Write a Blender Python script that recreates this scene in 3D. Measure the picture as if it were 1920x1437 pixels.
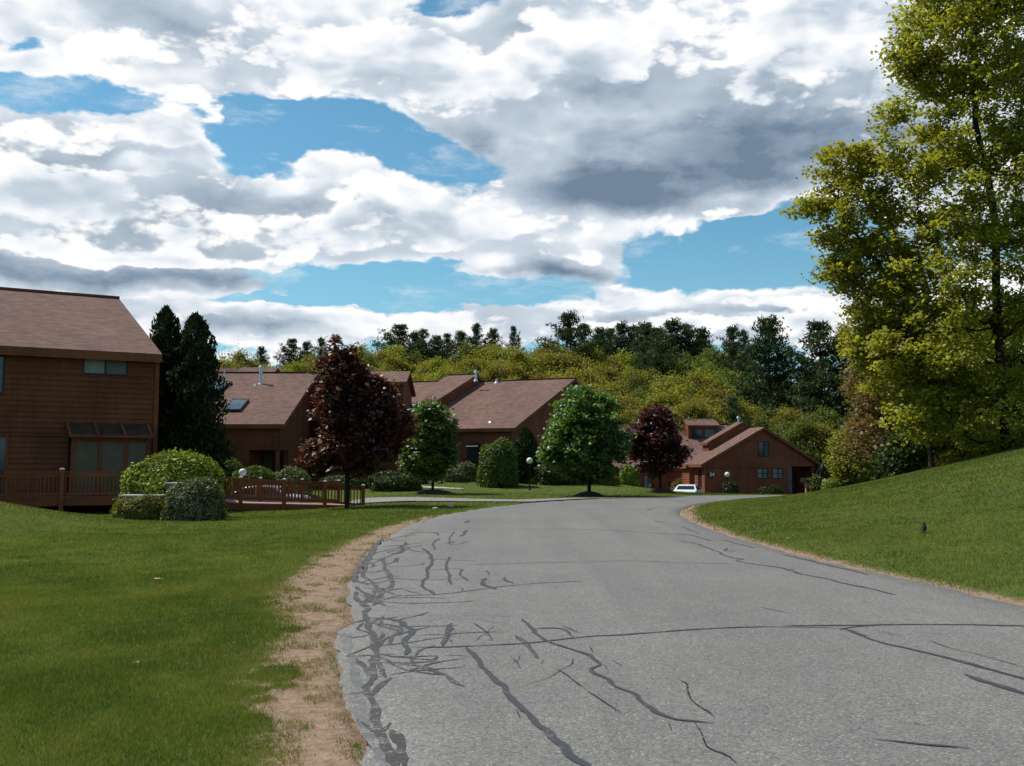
import bpy, bmesh, math, random
import numpy as np
from mathutils import Vector, Matrix
R = math.radians
sc = bpy.context.scene
for o in list(bpy.data.objects): bpy.data.objects.remove(o)
col = sc.collection

# ------------------------------------------------------------------ camera
F, CX, CY, HZ = 1900.0, 960.0, 718.5, 870.0
PITCH = math.atan((HZ - CY) / F)
CAMZ = 1.6
cam = bpy.data.cameras.new('camera'); co = bpy.data.objects.new('camera', cam); col.objects.link(co)
cam.sensor_width = 36; cam.lens = 36 * F / 1920; cam.clip_start = .1; cam.clip_end = 2000
co.location = (0, 0, CAMZ); co.rotation_euler = (R(90) + PITCH, 0, 0)
sc.camera = co
sc.render.resolution_x = 1024; sc.render.resolution_y = 766
sc.view_settings.view_transform = 'Standard'; sc.view_settings.look = 'None'
sc.view_settings.gamma = 1; sc.view_settings.exposure = 0.0
sc.cycles.max_bounces = 5; sc.cycles.diffuse_bounces = 3; sc.cycles.glossy_bounces = 2
sc.cycles.transmission_bounces = 3; sc.cycles.transparent_max_bounces = 4
sc.cycles.use_denoising = True

def ray(px, py):
    a, b = (px - CX) / F, (CY - py) / F
    c, s = math.cos(PITCH), math.sin(PITCH)
    return Vector((a, c - b * s, s + b * c))
def at(px, py, Y):
    d = ray(px, py); return Vector((0, 0, CAMZ)) + d * (Y / d.y)

# ------------------------------------------------------------------ node helpers
class NT:
    two = False
    def __init__(s, tree): s.t = tree; s.n = tree.nodes; s.l = tree.links
    def node(s, kind, props=None, **ins):
        n = s.n.new(kind)
        for k, v in (props or {}).items(): setattr(n, k, v)
        for k, v in ins.items():
            key = int(k[1:]) if k[0] == 'i' and k[1:].isdigit() else k.replace('_', ' ')
            if hasattr(v, 'is_output') or isinstance(v, bpy.types.NodeSocket): s.l.new(v, n.inputs[key])
            else:
                if isinstance(v, tuple) and len(v) == 3 and n.inputs[key].type == 'RGBA': v = (*v, 1)
                n.inputs[key].default_value = v
        return n
    def math(s, op, a, b=0.0, c=None, clamp=False):
        kw = dict(i0=a, i1=b)
        if c is not None: kw['i2'] = c
        return s.node('ShaderNodeMath', {'operation': op, 'use_clamp': clamp}, **kw).outputs[0]
    def vm(s, op, a, b=(0, 0, 0), out=0):
        return s.node('ShaderNodeVectorMath', {'operation': op}, i0=a, i1=b).outputs[out]
    def mix(s, f, a, b, blend='MIX'):
        n = s.n.new('ShaderNodeMix'); n.data_type = 'RGBA'; n.blend_type = blend
        for idx, v in ((0, f), (6, a), (7, b)):
            if isinstance(v, bpy.types.NodeSocket): s.l.new(v, n.inputs[idx])
            else: n.inputs[idx].default_value = (*v, 1) if isinstance(v, tuple) and len(v) == 3 else v
        return n.outputs[2]
    def noise(s, vec, scale, detail=4, rough=.55, dist=0.0, out=0, norm=True):
        return s.node('ShaderNodeTexNoise', {'normalize': norm, 'noise_dimensions': '2D' if s.two else '3D'}, Vector=vec, Scale=scale, Detail=detail, Roughness=rough, Distortion=dist).outputs[out]
    def ss(s, v, lo, hi, a=0.0, b=1.0, kind='SMOOTHSTEP'):
        n = s.node('ShaderNodeMapRange', {'interpolation_type': kind}, i0=v, i1=lo, i2=hi, i3=a, i4=b); return n.outputs[0]
    def ramp(s, f, stops):
        n = s.n.new('ShaderNodeValToRGB'); s.l.new(f, n.inputs[0])
        e = n.color_ramp.elements
        while len(e) < len(stops): e.new(.5)
        for i, (p, c) in enumerate(stops): e[i].position = p; e[i].color = (*c, 1)
        return n.outputs[0]

# ------------------------------------------------------------------ sky
SUN_AZ, SUN_EL = -63, 54
w = bpy.data.worlds.new('World'); sc.world = w; w.use_nodes = True
w.cycles.sampling_method = 'MANUAL'; w.cycles.sample_map_resolution = 512
N = NT(w.node_tree); N.n.clear(); N.two = True

def uv_of(px, py):
    d = ray(px, py).normalized(); return math.atan2(d.x, d.y), math.asin(d.z)
# cloud banks: (x, y, rx, ry, weight) given where each stands in the sky of the photograph
BLOBS = [
 # white banks
 (330, 60, 520, 120, .55), (760, 120, 330, 110, .55), (1200, 60, 420, 130, .6), (1500, 130, 330, 170, .6),
 (1320, 290, 340, 105, .75), (870, 210, 150, 85, .35), (250, 245, 260, 62, .5), (60, 260, 130, 110, .35),
 (60, 380, 330, 90, .5), (420, 400, 440, 85, .6), (800, 420, 330, 75, .55), (1080, 440, 180, 60, .42), (640, 300, 130, 28, .25),
 (980, 345, 100, 45, .3), (250, 490, 420, 60, .5), (1060, 500, 160, 36, .4), (1190, 530, 130, 40, .25), (1090, 570, 260, 32, .45),
 (450, 580, 180, 45, .42), (100, 560, 220, 40, .45), (750, 610, 230, 34, .45), (1460, 560, 180, 48, .45), (1270, 440, 90, 22, .25),
 (960, 628, 900, 40, .42), (1560, 590, 260, 40, .5), (420, 612, 320, 36, .4), (200, 600, 240, 50, .4), (1350, 625, 300, 30, .3), (2100, 300, 420, 300, .5), (-500, 300, 420, 260, .35), (960, -350, 900, 260, .35), (1370, 395, 60, 16, .3),(1200,610,200,22,.3),
 # blue gaps
 (90, 180, 210, 36, -.7), (660, 245, 260, 48, -.55), (560, 215, 150, 20, -.25), (790, 300, 110, 40, -.5), (280, 312, 190, 13, -.35), (830, 8, 120, 26, -.6),
 (690, 540, 260, 42, -.6), (1400, 480, 240, 52, -.6), (1480, 420, 150, 40, -.35), (1380, 455, 120, 16, .5), (1350, 400, 90, 12, .4), (690, 262, 60, 14, .45), (400, 560, 300, 12, -.3), (700, 520, 200, 30, -.3), (470, 270, 110, 26, -.4), (850, 480, 130, 20, -.4), (1390, 530, 90, 26, -.3), (20, 75, 60, 16, -.4),
 (950, 560, 80, 20, -.35), (1300, 560, 80, 18, -.15),(440,300,60,26,-.35),(1540,520,70,40,-.2),
]
DARKS = [(1340, 310, 330, 80, .85), (1180, 355, 190, 48, .5), (1480, 300, 230, 60, .3), (1430, 230, 260, 70, .3), (880, 262, 110, 30, .6), (940, 60, 100, 40, .3), (180, 522, 330, 26, .75), (480, 520, 150, 22, .55),
 (1060, 508, 130, 22, .8), (480, 615, 190, 17, .5), (290, 20, 230, 40, .28), (1100, 190, 160, 60, .3), (400, 380, 170, 40, .28), (60, 300, 120, 40, .3), (640, 390, 200, 26, .3), (1220, 590, 160, 14, .3), (1460, 590, 150, 14, .3), (230, 300, 210, 20, .2),
 (1260,110,220,60,.25), (1570,140,120,60,.3), (250,440,260,36,.3)]

def blobs(g, p, lst):
    tot = 0.0
    for (x, y, rx, ry, wt) in lst:
        u, v = uv_of(x, y); sx, sy = F / rx / 1.35, F / ry / 1.35
        d = g.node('ShaderNodeVectorMath', {'operation': 'MULTIPLY_ADD'}, i0=p, i1=(sx, sy, 0), i2=(-u * sx, -v * sy, 0)).outputs[0]
        l = g.vm('LENGTH', d, out=1)
        m = g.math('SUBTRACT', 1.0, l, clamp=True)
        tot = g.math('MULTIPLY_ADD', m, wt * 1.45, tot)
    return tot
dirv = N.node('ShaderNodeTexCoord').outputs['Generated']
sep = N.node('ShaderNodeSeparateXYZ', Vector=dirv)
az = N.math('ARCTAN2', sep.outputs[0], sep.outputs[1]); el = N.math('ARCSINE', sep.outputs[2])
P0 = N.node('ShaderNodeCombineXYZ', X=az, Y=el, Z=0.0).outputs[0]
W1 = N.vm('SUBTRACT', N.noise(N.vm('MULTIPLY', P0, (6, 10, 1)), 1.0, 5, .6, out=1), (.5, .5, .5))
bl = blobs(N, N.vm('ADD', P0, N.vm('MULTIPLY', W1, (.10, .05, 0))), BLOBS)
dark = blobs(N, N.vm('ADD', P0, N.vm('MULTIPLY', W1, (-.12, .06, 0))), DARKS)
PS = N.vm('ADD', P0, N.vm('MULTIPLY', W1, (.04, .02, 0)))
def field(seed, sx, sy, amp, off, det, vdet, vs=1.0, rough=.58):
    """fractal noise plus rounded cells that swell into cauliflower heads"""
    q = N.vm('ADD', PS, (seed + off[0], seed * .7 + off[1], 0))
    n_ = N.noise(N.vm('MULTIPLY', q, (sx, sy, 1)), 1.0, det, rough)
    V = N.node('ShaderNodeTexVoronoi', {'feature': 'F1', 'normalize': True, 'voronoi_dimensions': '2D'}, Vector=N.vm('MULTIPLY', q, (sx * 2.4 * vs, sy * 2.1 * vs, 1)), Scale=1.0, Detail=vdet, Roughness=.55, Lacunarity=2.2).outputs[0]
    return N.math('MULTIPLY_ADD', V, -.85, N.math('MULTIPLY_ADD', n_, amp, .36 - amp / 2))
def layer(seed, sx, sy, amp, wb, const, up, edge, det=6, cut=0):
    base = N.math('MULTIPLY_ADD', bl, wb, const) if not cut else N.math('MULTIPLY_ADD', dark, -cut, N.math('MULTIPLY_ADD', bl, wb, const))
    Fa = field(seed, sx, sy, amp, (0, 0), det, 2.0); Fb = field(seed, sx, sy, amp, up, 3, 1.0)
    Da = N.math('ADD', base, Fa); Db = N.math('ADD', base, Fb)
    return Da, N.ss(Da, 0, edge), N.math('SUBTRACT', 1.0, N.ss(Db, -.25, .75)), N.math('SUBTRACT', Fa, Fb)
soft = N.noise(N.vm('MULTIPLY', N.vm('ADD', PS, (3.1, 1.7, 0)), (7, 13, 1)), 1.0, 3, .5)
n_dk = N.noise(N.vm('MULTIPLY', PS, (9, 22, 1)), 1.0, 5, .6)
cramp = lambda v: N.ramp(v, [(0, (.17, .24, .33)), (.20, (.27, .35, .45)), (.40, (.45, .53, .62)), (.58, (.60, .68, .77)), (.76, (.86, .90, .95)), (.92, (1.03, 1.03, 1.03))])
dk = N.math('MULTIPLY', dark, N.ss(n_dk, .32, .68, .28, .60))
DA, aA, tA, rA = layer(0.0, 6.5, 13, 1.9, 1.12, -.20, (-.010, .030), .30, 6, -.35)
vA = N.math('SUBTRACT', N.math('MULTIPLY_ADD', rA, .16, N.math('MULTIPLY_ADD', tA, .38, .58)), N.math('ADD', dk, N.ss(soft, .45, .8, 0, .14)))
DB, aB, tB, rB = layer(5.3, 7, 15, 2.0, .66, -.47, (-.008, .026), .20, 7, .85)
vB = N.math('SUBTRACT', N.math('MULTIPLY_ADD', rB, .22, N.math('MULTIPLY_ADD', tB, .42, .60)), N.math('MULTIPLY', dk, .75))
DC, aC, tC, rC = layer(9.1, 13, 27, 1.7, .60, -.64, (-.005, .014), .22, 6, .85)
vC = N.math('SUBTRACT', N.math('MULTIPLY_ADD', rC, .2, N.math('MULTIPLY_ADD', tC, .4, .62)), N.math('MULTIPLY', dk, .75))
cc = N.mix(N.math('MULTIPLY', aC, .85), cramp(vA), cramp(vC)); cc = N.mix(aB, cc, cramp(vB))
alpha = N.math('SUBTRACT', 1.0, N.math('MULTIPLY', N.math('SUBTRACT', 1.0, aA), N.math('MULTIPLY', N.math('SUBTRACT', 1.0, aB), N.math('SUBTRACT', 1.0, aC))))
skyt = N.node('ShaderNodeTexSky', {'sky_type': 'NISHITA', 'sun_disc': False, 'sun_elevation': R(SUN_EL), 'sun_rotation': R(SUN_AZ), 'altitude': 100, 'air_density': 1.0, 'dust_density': .6, 'ozone_density': 1.5}).outputs[0]
SKYS = .12
blue = N.mix(1.0, skyt, (.55, .93, .95), 'MULTIPLY')
blue = N.mix(N.ss(el, 0.0, .24, .85, 0), blue, (2.9, 5.0, 6.3))
wisp = N.ss(N.noise(N.vm('MULTIPLY', N.vm('ADD', PS, (7, 2, 0)), (7, 26, 1)), 1.0, 6, .65), .54, .80, 0, .45)
alpha = N.math('MAXIMUM', alpha, wisp)
cl = N.mix(1.0, cc, (1 / SKYS,) * 3, 'MULTIPLY')
low = N.ss(el, -.02, .02)
skyc = N.mix(alpha, blue, cl)
skyc = N.mix(low, (.5, .55, .4), skyc)
bg = N.node('ShaderNodeBackground', Color=skyc, Strength=SKYS)
out = N.n.new('ShaderNodeOutputWorld'); N.l.new(bg.outputs[0], out.inputs[0])

sl = bpy.data.lights.new('sun', 'SUN'); sl.energy = 4.8; sl.angle = R(.5); sl.color = (1, .95, .87)
so = bpy.data.objects.new('sun', sl); col.objects.link(so)
SD = Vector((math.sin(R(SUN_AZ)) * math.cos(R(SUN_EL)), math.cos(R(SUN_AZ)) * math.cos(R(SUN_EL)), math.sin(R(SUN_EL))))
so.rotation_euler = SD.to_track_quat('Z', 'Y').to_euler(); so.location = (0, 0, 50)

# ------------------------------------------------------------------ terrain
def S(t):
    t = np.clip(t, 0, 1); return t * t * (3 - 2 * t)
LEFT = [(-.3, 3.0), (-.5, 4.2), (-.75, 5.38), (-.84, 5.83), (-1.09, 6.79), (-1.19, 7.27), (-1.46, 8.56), (-1.68, 9.53), (-1.62, 10.5), (-2.0, 12.2), (-2.27, 14.5), (-2.6, 17.9), (-2.72, 20.8), (-2.75, 25.1), (-2.5, 29.8), (-1.8, 33.6), (-.5, 38.2), (.9, 42.2), (3.9, 46.4), (7.1, 49.6), (10.1, 51.4), (13, 52.4), (18, 53), (30, 53), (60, 52)]
RIGHT = [(7.4, 1.0), (6.6, 5.0), (6.1, 8.5), (5.8, 11.5), (5.6, 13.5), (5.25, 15.6), (4.85, 21), (4.9, 27), (5.3, 32.5), (6.1, 36.6), (7.4, 40.6), (9.4, 44.4), (11.6, 46.6), (14.4, 47.7), (20, 48), (30, 48), (60, 47)]
def smooth_poly(p, n=2):
    p = [np.array(q, float) for q in p]
    for _ in range(n):
        q = [p[0]]
        for a, b in zip(p[:-1], p[1:]): q += [a * .75 + b * .25, a * .25 + b * .75]
        q.append(p[-1]); p = q
    return np.array(p)
LEFTS, RIGHTS = smooth_poly(LEFT, 1), smooth_poly(RIGHT, 2)
def pdist(x, y, poly):
    x = np.asarray(x, float); y = np.asarray(y, float)
    best = np.full(np.broadcast(x, y).shape, 1e9)
    for (ax, ay), (bx, by) in zip(poly[:-1], poly[1:]):
        dx, dy = bx - ax, by - ay; L = dx * dx + dy * dy + 1e-12
        t = np.clip(((x - ax) * dx + (y - ay) * dy) / L, 0, 1)
        best = np.minimum(best, np.hypot(x - ax - t * dx, y - ay - t * dy))
    return best
def inside(x, y, poly):
    x = np.asarray(x, float); y = np.asarray(y, float)
    c = np.zeros(np.broadcast(x, y).shape, bool)
    n = len(poly)
    for i in range(n):
        x1, y1 = poly[i]; x2, y2 = poly[(i + 1) % n]
        if y1 == y2: continue
        c ^= ((y1 > y) != (y2 > y)) & (x < (x2 - x1) * (y - y1) / (y2 - y1) + x1)
    return c
ROADP = np.vstack([LEFTS, RIGHTS[::-1]])
INNER = np.vstack([RIGHTS, [(60, 1)]])
MH, MW, MP = 3.4, 20.0, 1.0
def ground(x, y):
    x = np.asarray(x, float); y = np.asarray(y, float)
    h = -1.6 * S((y - 50) / 38) * S((x - 7) / 9)
    h = h + 10.5 * S((y - 98) / 95)
    h = h - .65 * S((-7 - x) / 4) * S((y - 40) / 5) * (1 - S((y - 53) / 6))
    h = h - .2 * S((y - 25) / 12) * S((-4 - x) / 5) * (1 - S((y - 53) / 6))
    h = h + .45 * S((y - 56) / 9) * (1 - S((x - 3) / 8))
    h = h - .32 * np.exp(-((x - 13.6) / 3.0) ** 2 - ((y - 79) / 5.0) ** 2)
    h = h + 1.25 * S((-10 - x) / 5) * np.exp(-((y - 22) / 7.0) ** 2)
    m = inside(x, y, INNER)
    if np.any(m):
        d = pdist(x, y, RIGHTS)
        h = h + np.where(m, MH * S(d / MW) ** MP + .10 * S(d / 1.2), 0)
    return h
def gz(x, y): return float(ground(np.array([x]), np.array([y]))[0])
def hit(px, py, tmax=140):
    d = ray(px, py); t = np.arange(3, tmax, .1)
    z = CAMZ + d.z * t - ground(d.x * t, d.y * t)
    i = np.nonzero(z < 0)[0]
    if not len(i): return None
    a, b = t[i[0] - 1] if i[0] else t[0] - 1, t[i[0]]
    for _ in range(20):
        c = (a + b) / 2
        if CAMZ + d.z * c - gz(d.x * c, d.y * c) < 0: b = c
        else: a = c
    return Vector((d.x * b, d.y * b, gz(d.x * b, d.y * b)))

# ------------------------------------------------------------------ object helpers
def tag(o, label=None, cat=None, group=None, kind=None):
    if label: o['label'] = label
    if cat: o['category'] = cat
    if group: o['group'] = group
    if kind: o['kind'] = kind
    return o
def empty(name, loc, rz=0, label=None, cat=None, group=None):
    o = bpy.data.objects.new(name, None); col.objects.link(o); o.empty_display_size = .2
    o.location = loc; o.rotation_euler = (0, 0, rz)
    return tag(o, label, cat, group)
def np_mesh(name, verts, faces, mats, parent=None, fs=4, attrs=None, smooth=False, uv=None, mi=None, link=True):
    me = bpy.data.meshes.new(name); verts = np.asarray(verts, np.float32); faces = np.asarray(faces, np.int32).reshape(-1, fs)
    me.vertices.add(len(verts)); me.vertices.foreach_set('co', verts.ravel())
    me.loops.add(faces.size); me.loops.foreach_set('vertex_index', faces.ravel())
    me.polygons.add(len(faces)); me.polygons.foreach_set('loop_start', np.arange(0, faces.size, fs, dtype=np.int32))
    me.polygons.foreach_set('loop_total', np.full(len(faces), fs, np.int32))
    if smooth: me.polygons.foreach_set('use_smooth', np.ones(len(faces), bool))
    if mi is not None: me.polygons.foreach_set('material_index', np.asarray(mi, np.int32))
    for k, v in (attrs or {}).items():
        a = me.attributes.new(k, 'FLOAT', 'POINT'); a.data.foreach_set('value', np.asarray(v, np.float32))
    me.update(calc_edges=True)
    for m in (mats if isinstance(mats, (list, tuple)) else [mats]): me.materials.append(m)
    if not link: return me
    o = bpy.data.objects.new(name, me); col.objects.link(o)
    if parent: o.parent = parent
    return o
class MB:
    """collects boxes, bars and prisms into one mesh"""
    def __init__(s): s.v = []; s.f = []; s.uv = []; s.m = []
    def face(s, pts, uv=None, m=0):
        n = len(s.v); s.v += [tuple(p) for p in pts]; s.f.append(tuple(range(n, n + len(pts)))); s.uv.append(uv); s.m.append(m)
    def hexa(s, p, m=0):   # p: 4 bottom, 4 top (ccw from above)
        n = len(s.v); s.v += [tuple(q) for q in p]
        for f in ((3, 2, 1, 0), (4, 5, 6, 7), (0, 1, 5, 4), (1, 2, 6, 5), (2, 3, 7, 6), (3, 0, 4, 7)):
            s.f.append(tuple(n + i for i in f)); s.uv.append(None); s.m.append(m)
    def box(s, x0, x1, y0, y1, z0, z1, m=0):
        s.hexa([(x0, y0, z0), (x1, y0, z0), (x1, y1, z0), (x0, y1, z0), (x0, y0, z1), (x1, y0, z1), (x1, y1, z1), (x0, y1, z1)], m)
    def bar(s, a, b, wd, ht, m=0):
        a, b = Vector(a), Vector(b); d = (b - a).normalized()
        side = d.cross(Vector((0, 0, 1)))
        if side.length < 1e-3: side = Vector((1, 0, 0))
        side = side.normalized() * wd / 2; up = side.cross(d).normalized() * ht / 2
        s.hexa([a - side - up, a + side - up, b + side - up, b - side - up, a - side + up, a + side + up, b + side + up, b - side + up], m)
    def tube(s, pts, rad, n=8, m=0, caps=True):
        base = len(s.v); k = len(pts)
        for i, p in enumerate(pts):
            p = Vector(p); d = (Vector(pts[min(i + 1, k - 1)]) - Vector(pts[max(i - 1, 0)])).normalized()
            u = d.cross(Vector((0.3, 1, .2))).normalized(); v = d.cross(u); r = rad[i] if hasattr(rad, '__len__') else rad
            for j in range(n):
                t = 2 * math.pi * j / n; s.v.append(tuple(p + (u * math.cos(t) + v * math.sin(t)) * r))
        for i in range(k - 1):
            for j in range(n):
                a = base + i * n + j; b_ = base + i * n + (j + 1) % n
                s.f.append((a, b_, b_ + n, a + n)); s.uv.append(None); s.m.append(m)
        if caps:
            s.f.append(tuple(base + j for j in range(n - 1, -1, -1))); s.uv.append(None); s.m.append(m)
            s.f.append(tuple(base + (k - 1) * n + j for j in range(n))); s.uv.append(None); s.m.append(m)
    def ball(s, c, r, n=20, m=0):
        k = n // 2; rr = r if hasattr(r, '__len__') else (r, r, r)
        base = len(s.v)
        for i in range(k + 1):
            ph = math.pi * i / k
            for j in range(n):
                t = 2 * math.pi * j / n
                s.v.append((c[0] + rr[0] * math.sin(ph) * math.cos(t), c[1] + rr[1] * math.sin(ph) * math.sin(t), c[2] + rr[2] * math.cos(ph)))
        for i in range(k):
            for j in range(n):
                a = base + i * n + j; b_ = base + i * n + (j + 1) % n
                s.f.append((a, a + n, b_ + n, b_)); s.uv.append(None); s.m.append(m)
    def build(s, name, mats, parent=None, smooth=False, bevel=0):
        me = bpy.data.meshes.new(name); me.from_pydata(s.v, [], s.f)
        if any(u for u in s.uv):
            L = me.uv_layers.new(name='UVMap').data
            for p, u in zip(me.polygons, s.uv):
                if u:
                    for li, q in zip(p.loop_indices, u): L[li].uv = q
        for m in (mats if isinstance(mats, (list, tuple)) else [mats]): me.materials.append(m)
        for p, k in zip(me.polygons, s.m): p.material_index = k; p.use_smooth = smooth
        me.update()
        o = bpy.data.objects.new(name, me); col.objects.link(o)
        if parent: o.parent = parent
        if bevel:
            b = o.modifiers.new('bevel', 'BEVEL'); b.width = bevel; b.segments = 2; b.limit_method = 'ANGLE'
        return o

# ------------------------------------------------------------------ materials
def mat(name):
    m = bpy.data.materials.new(name); m.use_nodes = True; n = NT(m.node_tree); n.n.clear()
    return m, n
def finish(m, n, color, rough=.8, bump=None, bstr=.3, bdist=.02, spec=.3, metallic=0.0, emit=None):
    b = n.node('ShaderNodeBsdfPrincipled', Roughness=rough, Metallic=metallic)
    b.inputs['Specular IOR Level'].default_value = spec
    if isinstance(color, bpy.types.NodeSocket): n.l.new(color, b.inputs['Base Color'])
    else: b.inputs['Base Color'].default_value = (*color, 1)
    if bump is not None:
        bp = n.node('ShaderNodeBump', Height=bump, Strength=bstr, Distance=bdist); n.l.new(bp.outputs[0], b.inputs['Normal'])
    o = n.n.new('ShaderNodeOutputMaterial'); n.l.new(b.outputs[0], o.inputs[0]); return m
def obj_co(n): return n.node('ShaderNodeTexCoord').outputs['Object']
def world_co(n): return n.node('ShaderNodeNewGeometry').outputs['Position']
def simple(name, c, rough=.7, var=.15, scale=8, spec=.3, metallic=0.0):
    m, n = mat(name); f = n.noise(obj_co(n), scale, 4)
    a = tuple(x * (1 - var) for x in c); b = tuple(x * (1 + var) for x in c)
    return finish(m, n, n.mix(n.ss(f, .3, .7), a, b), rough, spec=spec, metallic=metallic)

def leaf_mat(name, c0, c1, c2, trans=.45, gloss=.12, objvar=.12):
    m, n = mat(name)
    t = n.node('ShaderNodeAttribute', {'attribute_name': 'tint'}).outputs['Fac']
    c = n.ramp(t, [(0, c0), (.5, c1), (1, c2)])
    oi = n.n.new('ShaderNodeObjectInfo').outputs['Random']
    c = n.node('ShaderNodeHueSaturation', Hue=n.ss(oi, 0, 1, .5 - .025 * objvar / .12, .5 + .02 * objvar / .12, 'LINEAR'), Saturation=1.0, Value=n.ss(oi, 0, 1, 1 - objvar, 1 + objvar, 'LINEAR'), Color=c).outputs[0]
    d = n.node('ShaderNodeBsdfDiffuse', Color=c)
    tc = n.mix(1.0, c, (1.15, 1.2, .55), 'MULTIPLY')
    tr = n.node('ShaderNodeBsdfTranslucent', Color=tc)
    a = n.node('ShaderNodeMixShader', i0=trans, i1=d.outputs[0], i2=tr.outputs[0])
    gl = n.node('ShaderNodeBsdfGlossy', Color=(.8, .85, .8, 1), Roughness=.5)
    a = n.node('ShaderNodeMixShader', i0=gloss * .22, i1=a.outputs[0], i2=gl.outputs[0])
    o = n.n.new('ShaderNodeOutputMaterial'); n.l.new(a.outputs[0], o.inputs[0]); return m
M = {}
M['oak'] = leaf_mat('leaf_yellow_green', (.17, .165, .022), (.24, .23, .030), (.30, .28, .040), .55, objvar=.12)
M['olive'] = leaf_mat('leaf_olive', (.15, .135, .024), (.215, .19, .032), (.27, .235, .042), .55, objvar=.12)
M['midgreen'] = leaf_mat('leaf_mid_green', (.085, .11, .024), (.13, .155, .03), (.18, .20, .04), .52)
M['bronze'] = leaf_mat('leaf_bronze', (.13, .09, .035), (.20, .14, .055), (.26, .19, .07), .45)
M['pine'] = leaf_mat('needle_pine', (.034, .055, .026), (.054, .082, .036), (.08, .115, .046), .25, .05)
M['arbor'] = leaf_mat('needle_arborvitae', (.018, .026, .009), (.03, .046, .013), (.05, .068, .02), .2, .05)
M['hero'] = leaf_mat('leaf_spring_maple', (.20, .205, .028), (.30, .295, .040), (.43, .40, .065), .6, objvar=.04)
M['maple'] = leaf_mat('leaf_green_maple', (.05, .11, .018), (.09, .175, .028), (.17, .28, .055), .45, .35)
M['red'] = leaf_mat('leaf_crimson_maple', (.042, .009, .011), (.085, .016, .018), (.16, .034, .028), .45, .3)
M['yellowbush'] = leaf_mat('leaf_yellow_bush', (.03, .06, .008), (.12, .19, .014), (.42, .46, .045), .28)
M['varieg'] = leaf_mat('leaf_variegated', (.05, .055, .016), (.10, .11, .035), (.26, .27, .13), .3)
M['olivebush'] = leaf_mat('leaf_olive_bush', (.07, .065, .010), (.14, .13, .016), (.22, .20, .028), .35)
M['darkbush'] = leaf_mat('leaf_dark_bush', (.025, .038, .010), (.045, .065, .015), (.075, .10, .022), .3)
M['midbush'] = leaf_mat('leaf_mid_bush', (.045, .08, .014), (.085, .13, .02), (.15, .20, .03), .35)
def bark(name, c):
    m, n = mat(name); p = obj_co(n); v = n.vm('MULTIPLY', p, (1, 1, .2))
    f = n.noise(v, 22, 5, .65)
    return finish(m, n, n.mix(f, tuple(x * .5 for x in c), tuple(x * 1.5 for x in c)), .95, f, .6, .03, spec=.1)
M['bark'] = bark('bark_grey_brown', (.06, .048, .036)); M['barkd'] = bark('bark_dark', (.035, .028, .022)); M['barkp'] = bark('bark_pale', (.2, .17, .13))

# siding and roofs
def siding(name, c, weather=.5):
    m, n = mat(name); p = obj_co(n)
    big = n.noise(p, .55, 3); fine = n.noise(n.vm('MULTIPLY', p, (1.2, 1.2, 22)), 1.6, 5, .6); st = n.noise(n.vm('MULTIPLY', p, (9, 9, .6)), 1.0, 4)
    v = n.math('ADD', n.math('MULTIPLY', big, .45), n.math('ADD', n.math('MULTIPLY', fine, .35), n.math('MULTIPLY', st, .2)))
    return finish(m, n, n.mix(n.ss(v, .32, .68), tuple(x * .62 for x in c), tuple(x * 1.35 for x in c)), .85, fine, .3, .006, spec=.15)
M['siding'] = siding('cedar_siding_brown', (.170, .058, .027)); M['siding_red'] = siding('cedar_siding_red', (.215, .070, .037))
M['trim'] = siding('stained_trim', (.20, .068, .031)); M['deck'] = siding('stained_deck_wood', (.24, .080, .037))
def shingles():
    m, n = mat('asphalt_shingles'); uv = n.node('ShaderNodeUVMap', {'uv_map': 'UVMap'}).outputs[0]
    br = n.node('ShaderNodeTexBrick', {'offset': .5}, Vector=uv, Scale=1.0, Color1=(.0, .0, .0), Color2=(1, 1, 1), Mortar=(.5, .5, .5))
    br.inputs['Brick Width'].default_value = .32; br.inputs['Row Height'].default_value = .145; br.inputs['Mortar Size'].default_value = .004; br.inputs['Bias'].default_value = 0
    blot = n.noise(uv, 1.1, 3, .5); fine = n.noise(uv, 35, 3, .7); big = n.noise(n.vm('MULTIPLY', uv, (1, .35, 1)), .35, 4)
    v = n.math('ADD', n.math('MULTIPLY', br.outputs[0], .42), n.math('ADD', n.math('MULTIPLY', fine, .25), n.math('MULTIPLY', blot, .33)))
    c = n.ramp(v, [(.1, (.10, .056, .045)), (.5, (.165, .097, .078)), (.9, (.235, .146, .116))])
    c = n.mix(1.0, c, n.ramp(big, [(.3, (.82, .82, .82)), (.7, (1.15, 1.12, 1.1))]), 'MULTIPLY')
    edge = n.math('SUBTRACT', 1.0, br.outputs['Fac'])
    return finish(m, n, c, .95, n.math('ADD', edge, n.math('MULTIPLY', fine, .4)), .5, .01, spec=.15)
M['shingle'] = shingles()
def glass(name, c=(.02, .025, .03), rough=.06, spec=.6):
    m, n = mat(name); f = n.noise(obj_co(n), 1.7, 2)
    return finish(m, n, n.mix(f, tuple(x * .6 for x in c), tuple(x * 1.6 for x in c)), rough, n.noise(obj_co(n), .9, 1), .04, .02, spec=spec)
M['glass'] = glass('window_glass'); M['blind'] = simple('window_blind', (.22, .24, .22), .5, .12, 2)
M['blindb'] = simple('brown_shade', (.10, .08, .04), .5, .15, 3, spec=.5); M['skylight'] = glass('skylight_glass', (.05, .06, .07), .03, 1.0)
M['frame'] = simple('bronze_frame', (.03, .02, .016), .5); M['dark'] = simple('dark_void', (.008, .006, .005), .9)
M['metal'] = simple('galvanised_metal', (.55, .55, .55), .35, .1, 8, metallic=.85); M['steel_dark'] = simple('black_painted_steel', (.012, .012, .013), .4)
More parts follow.
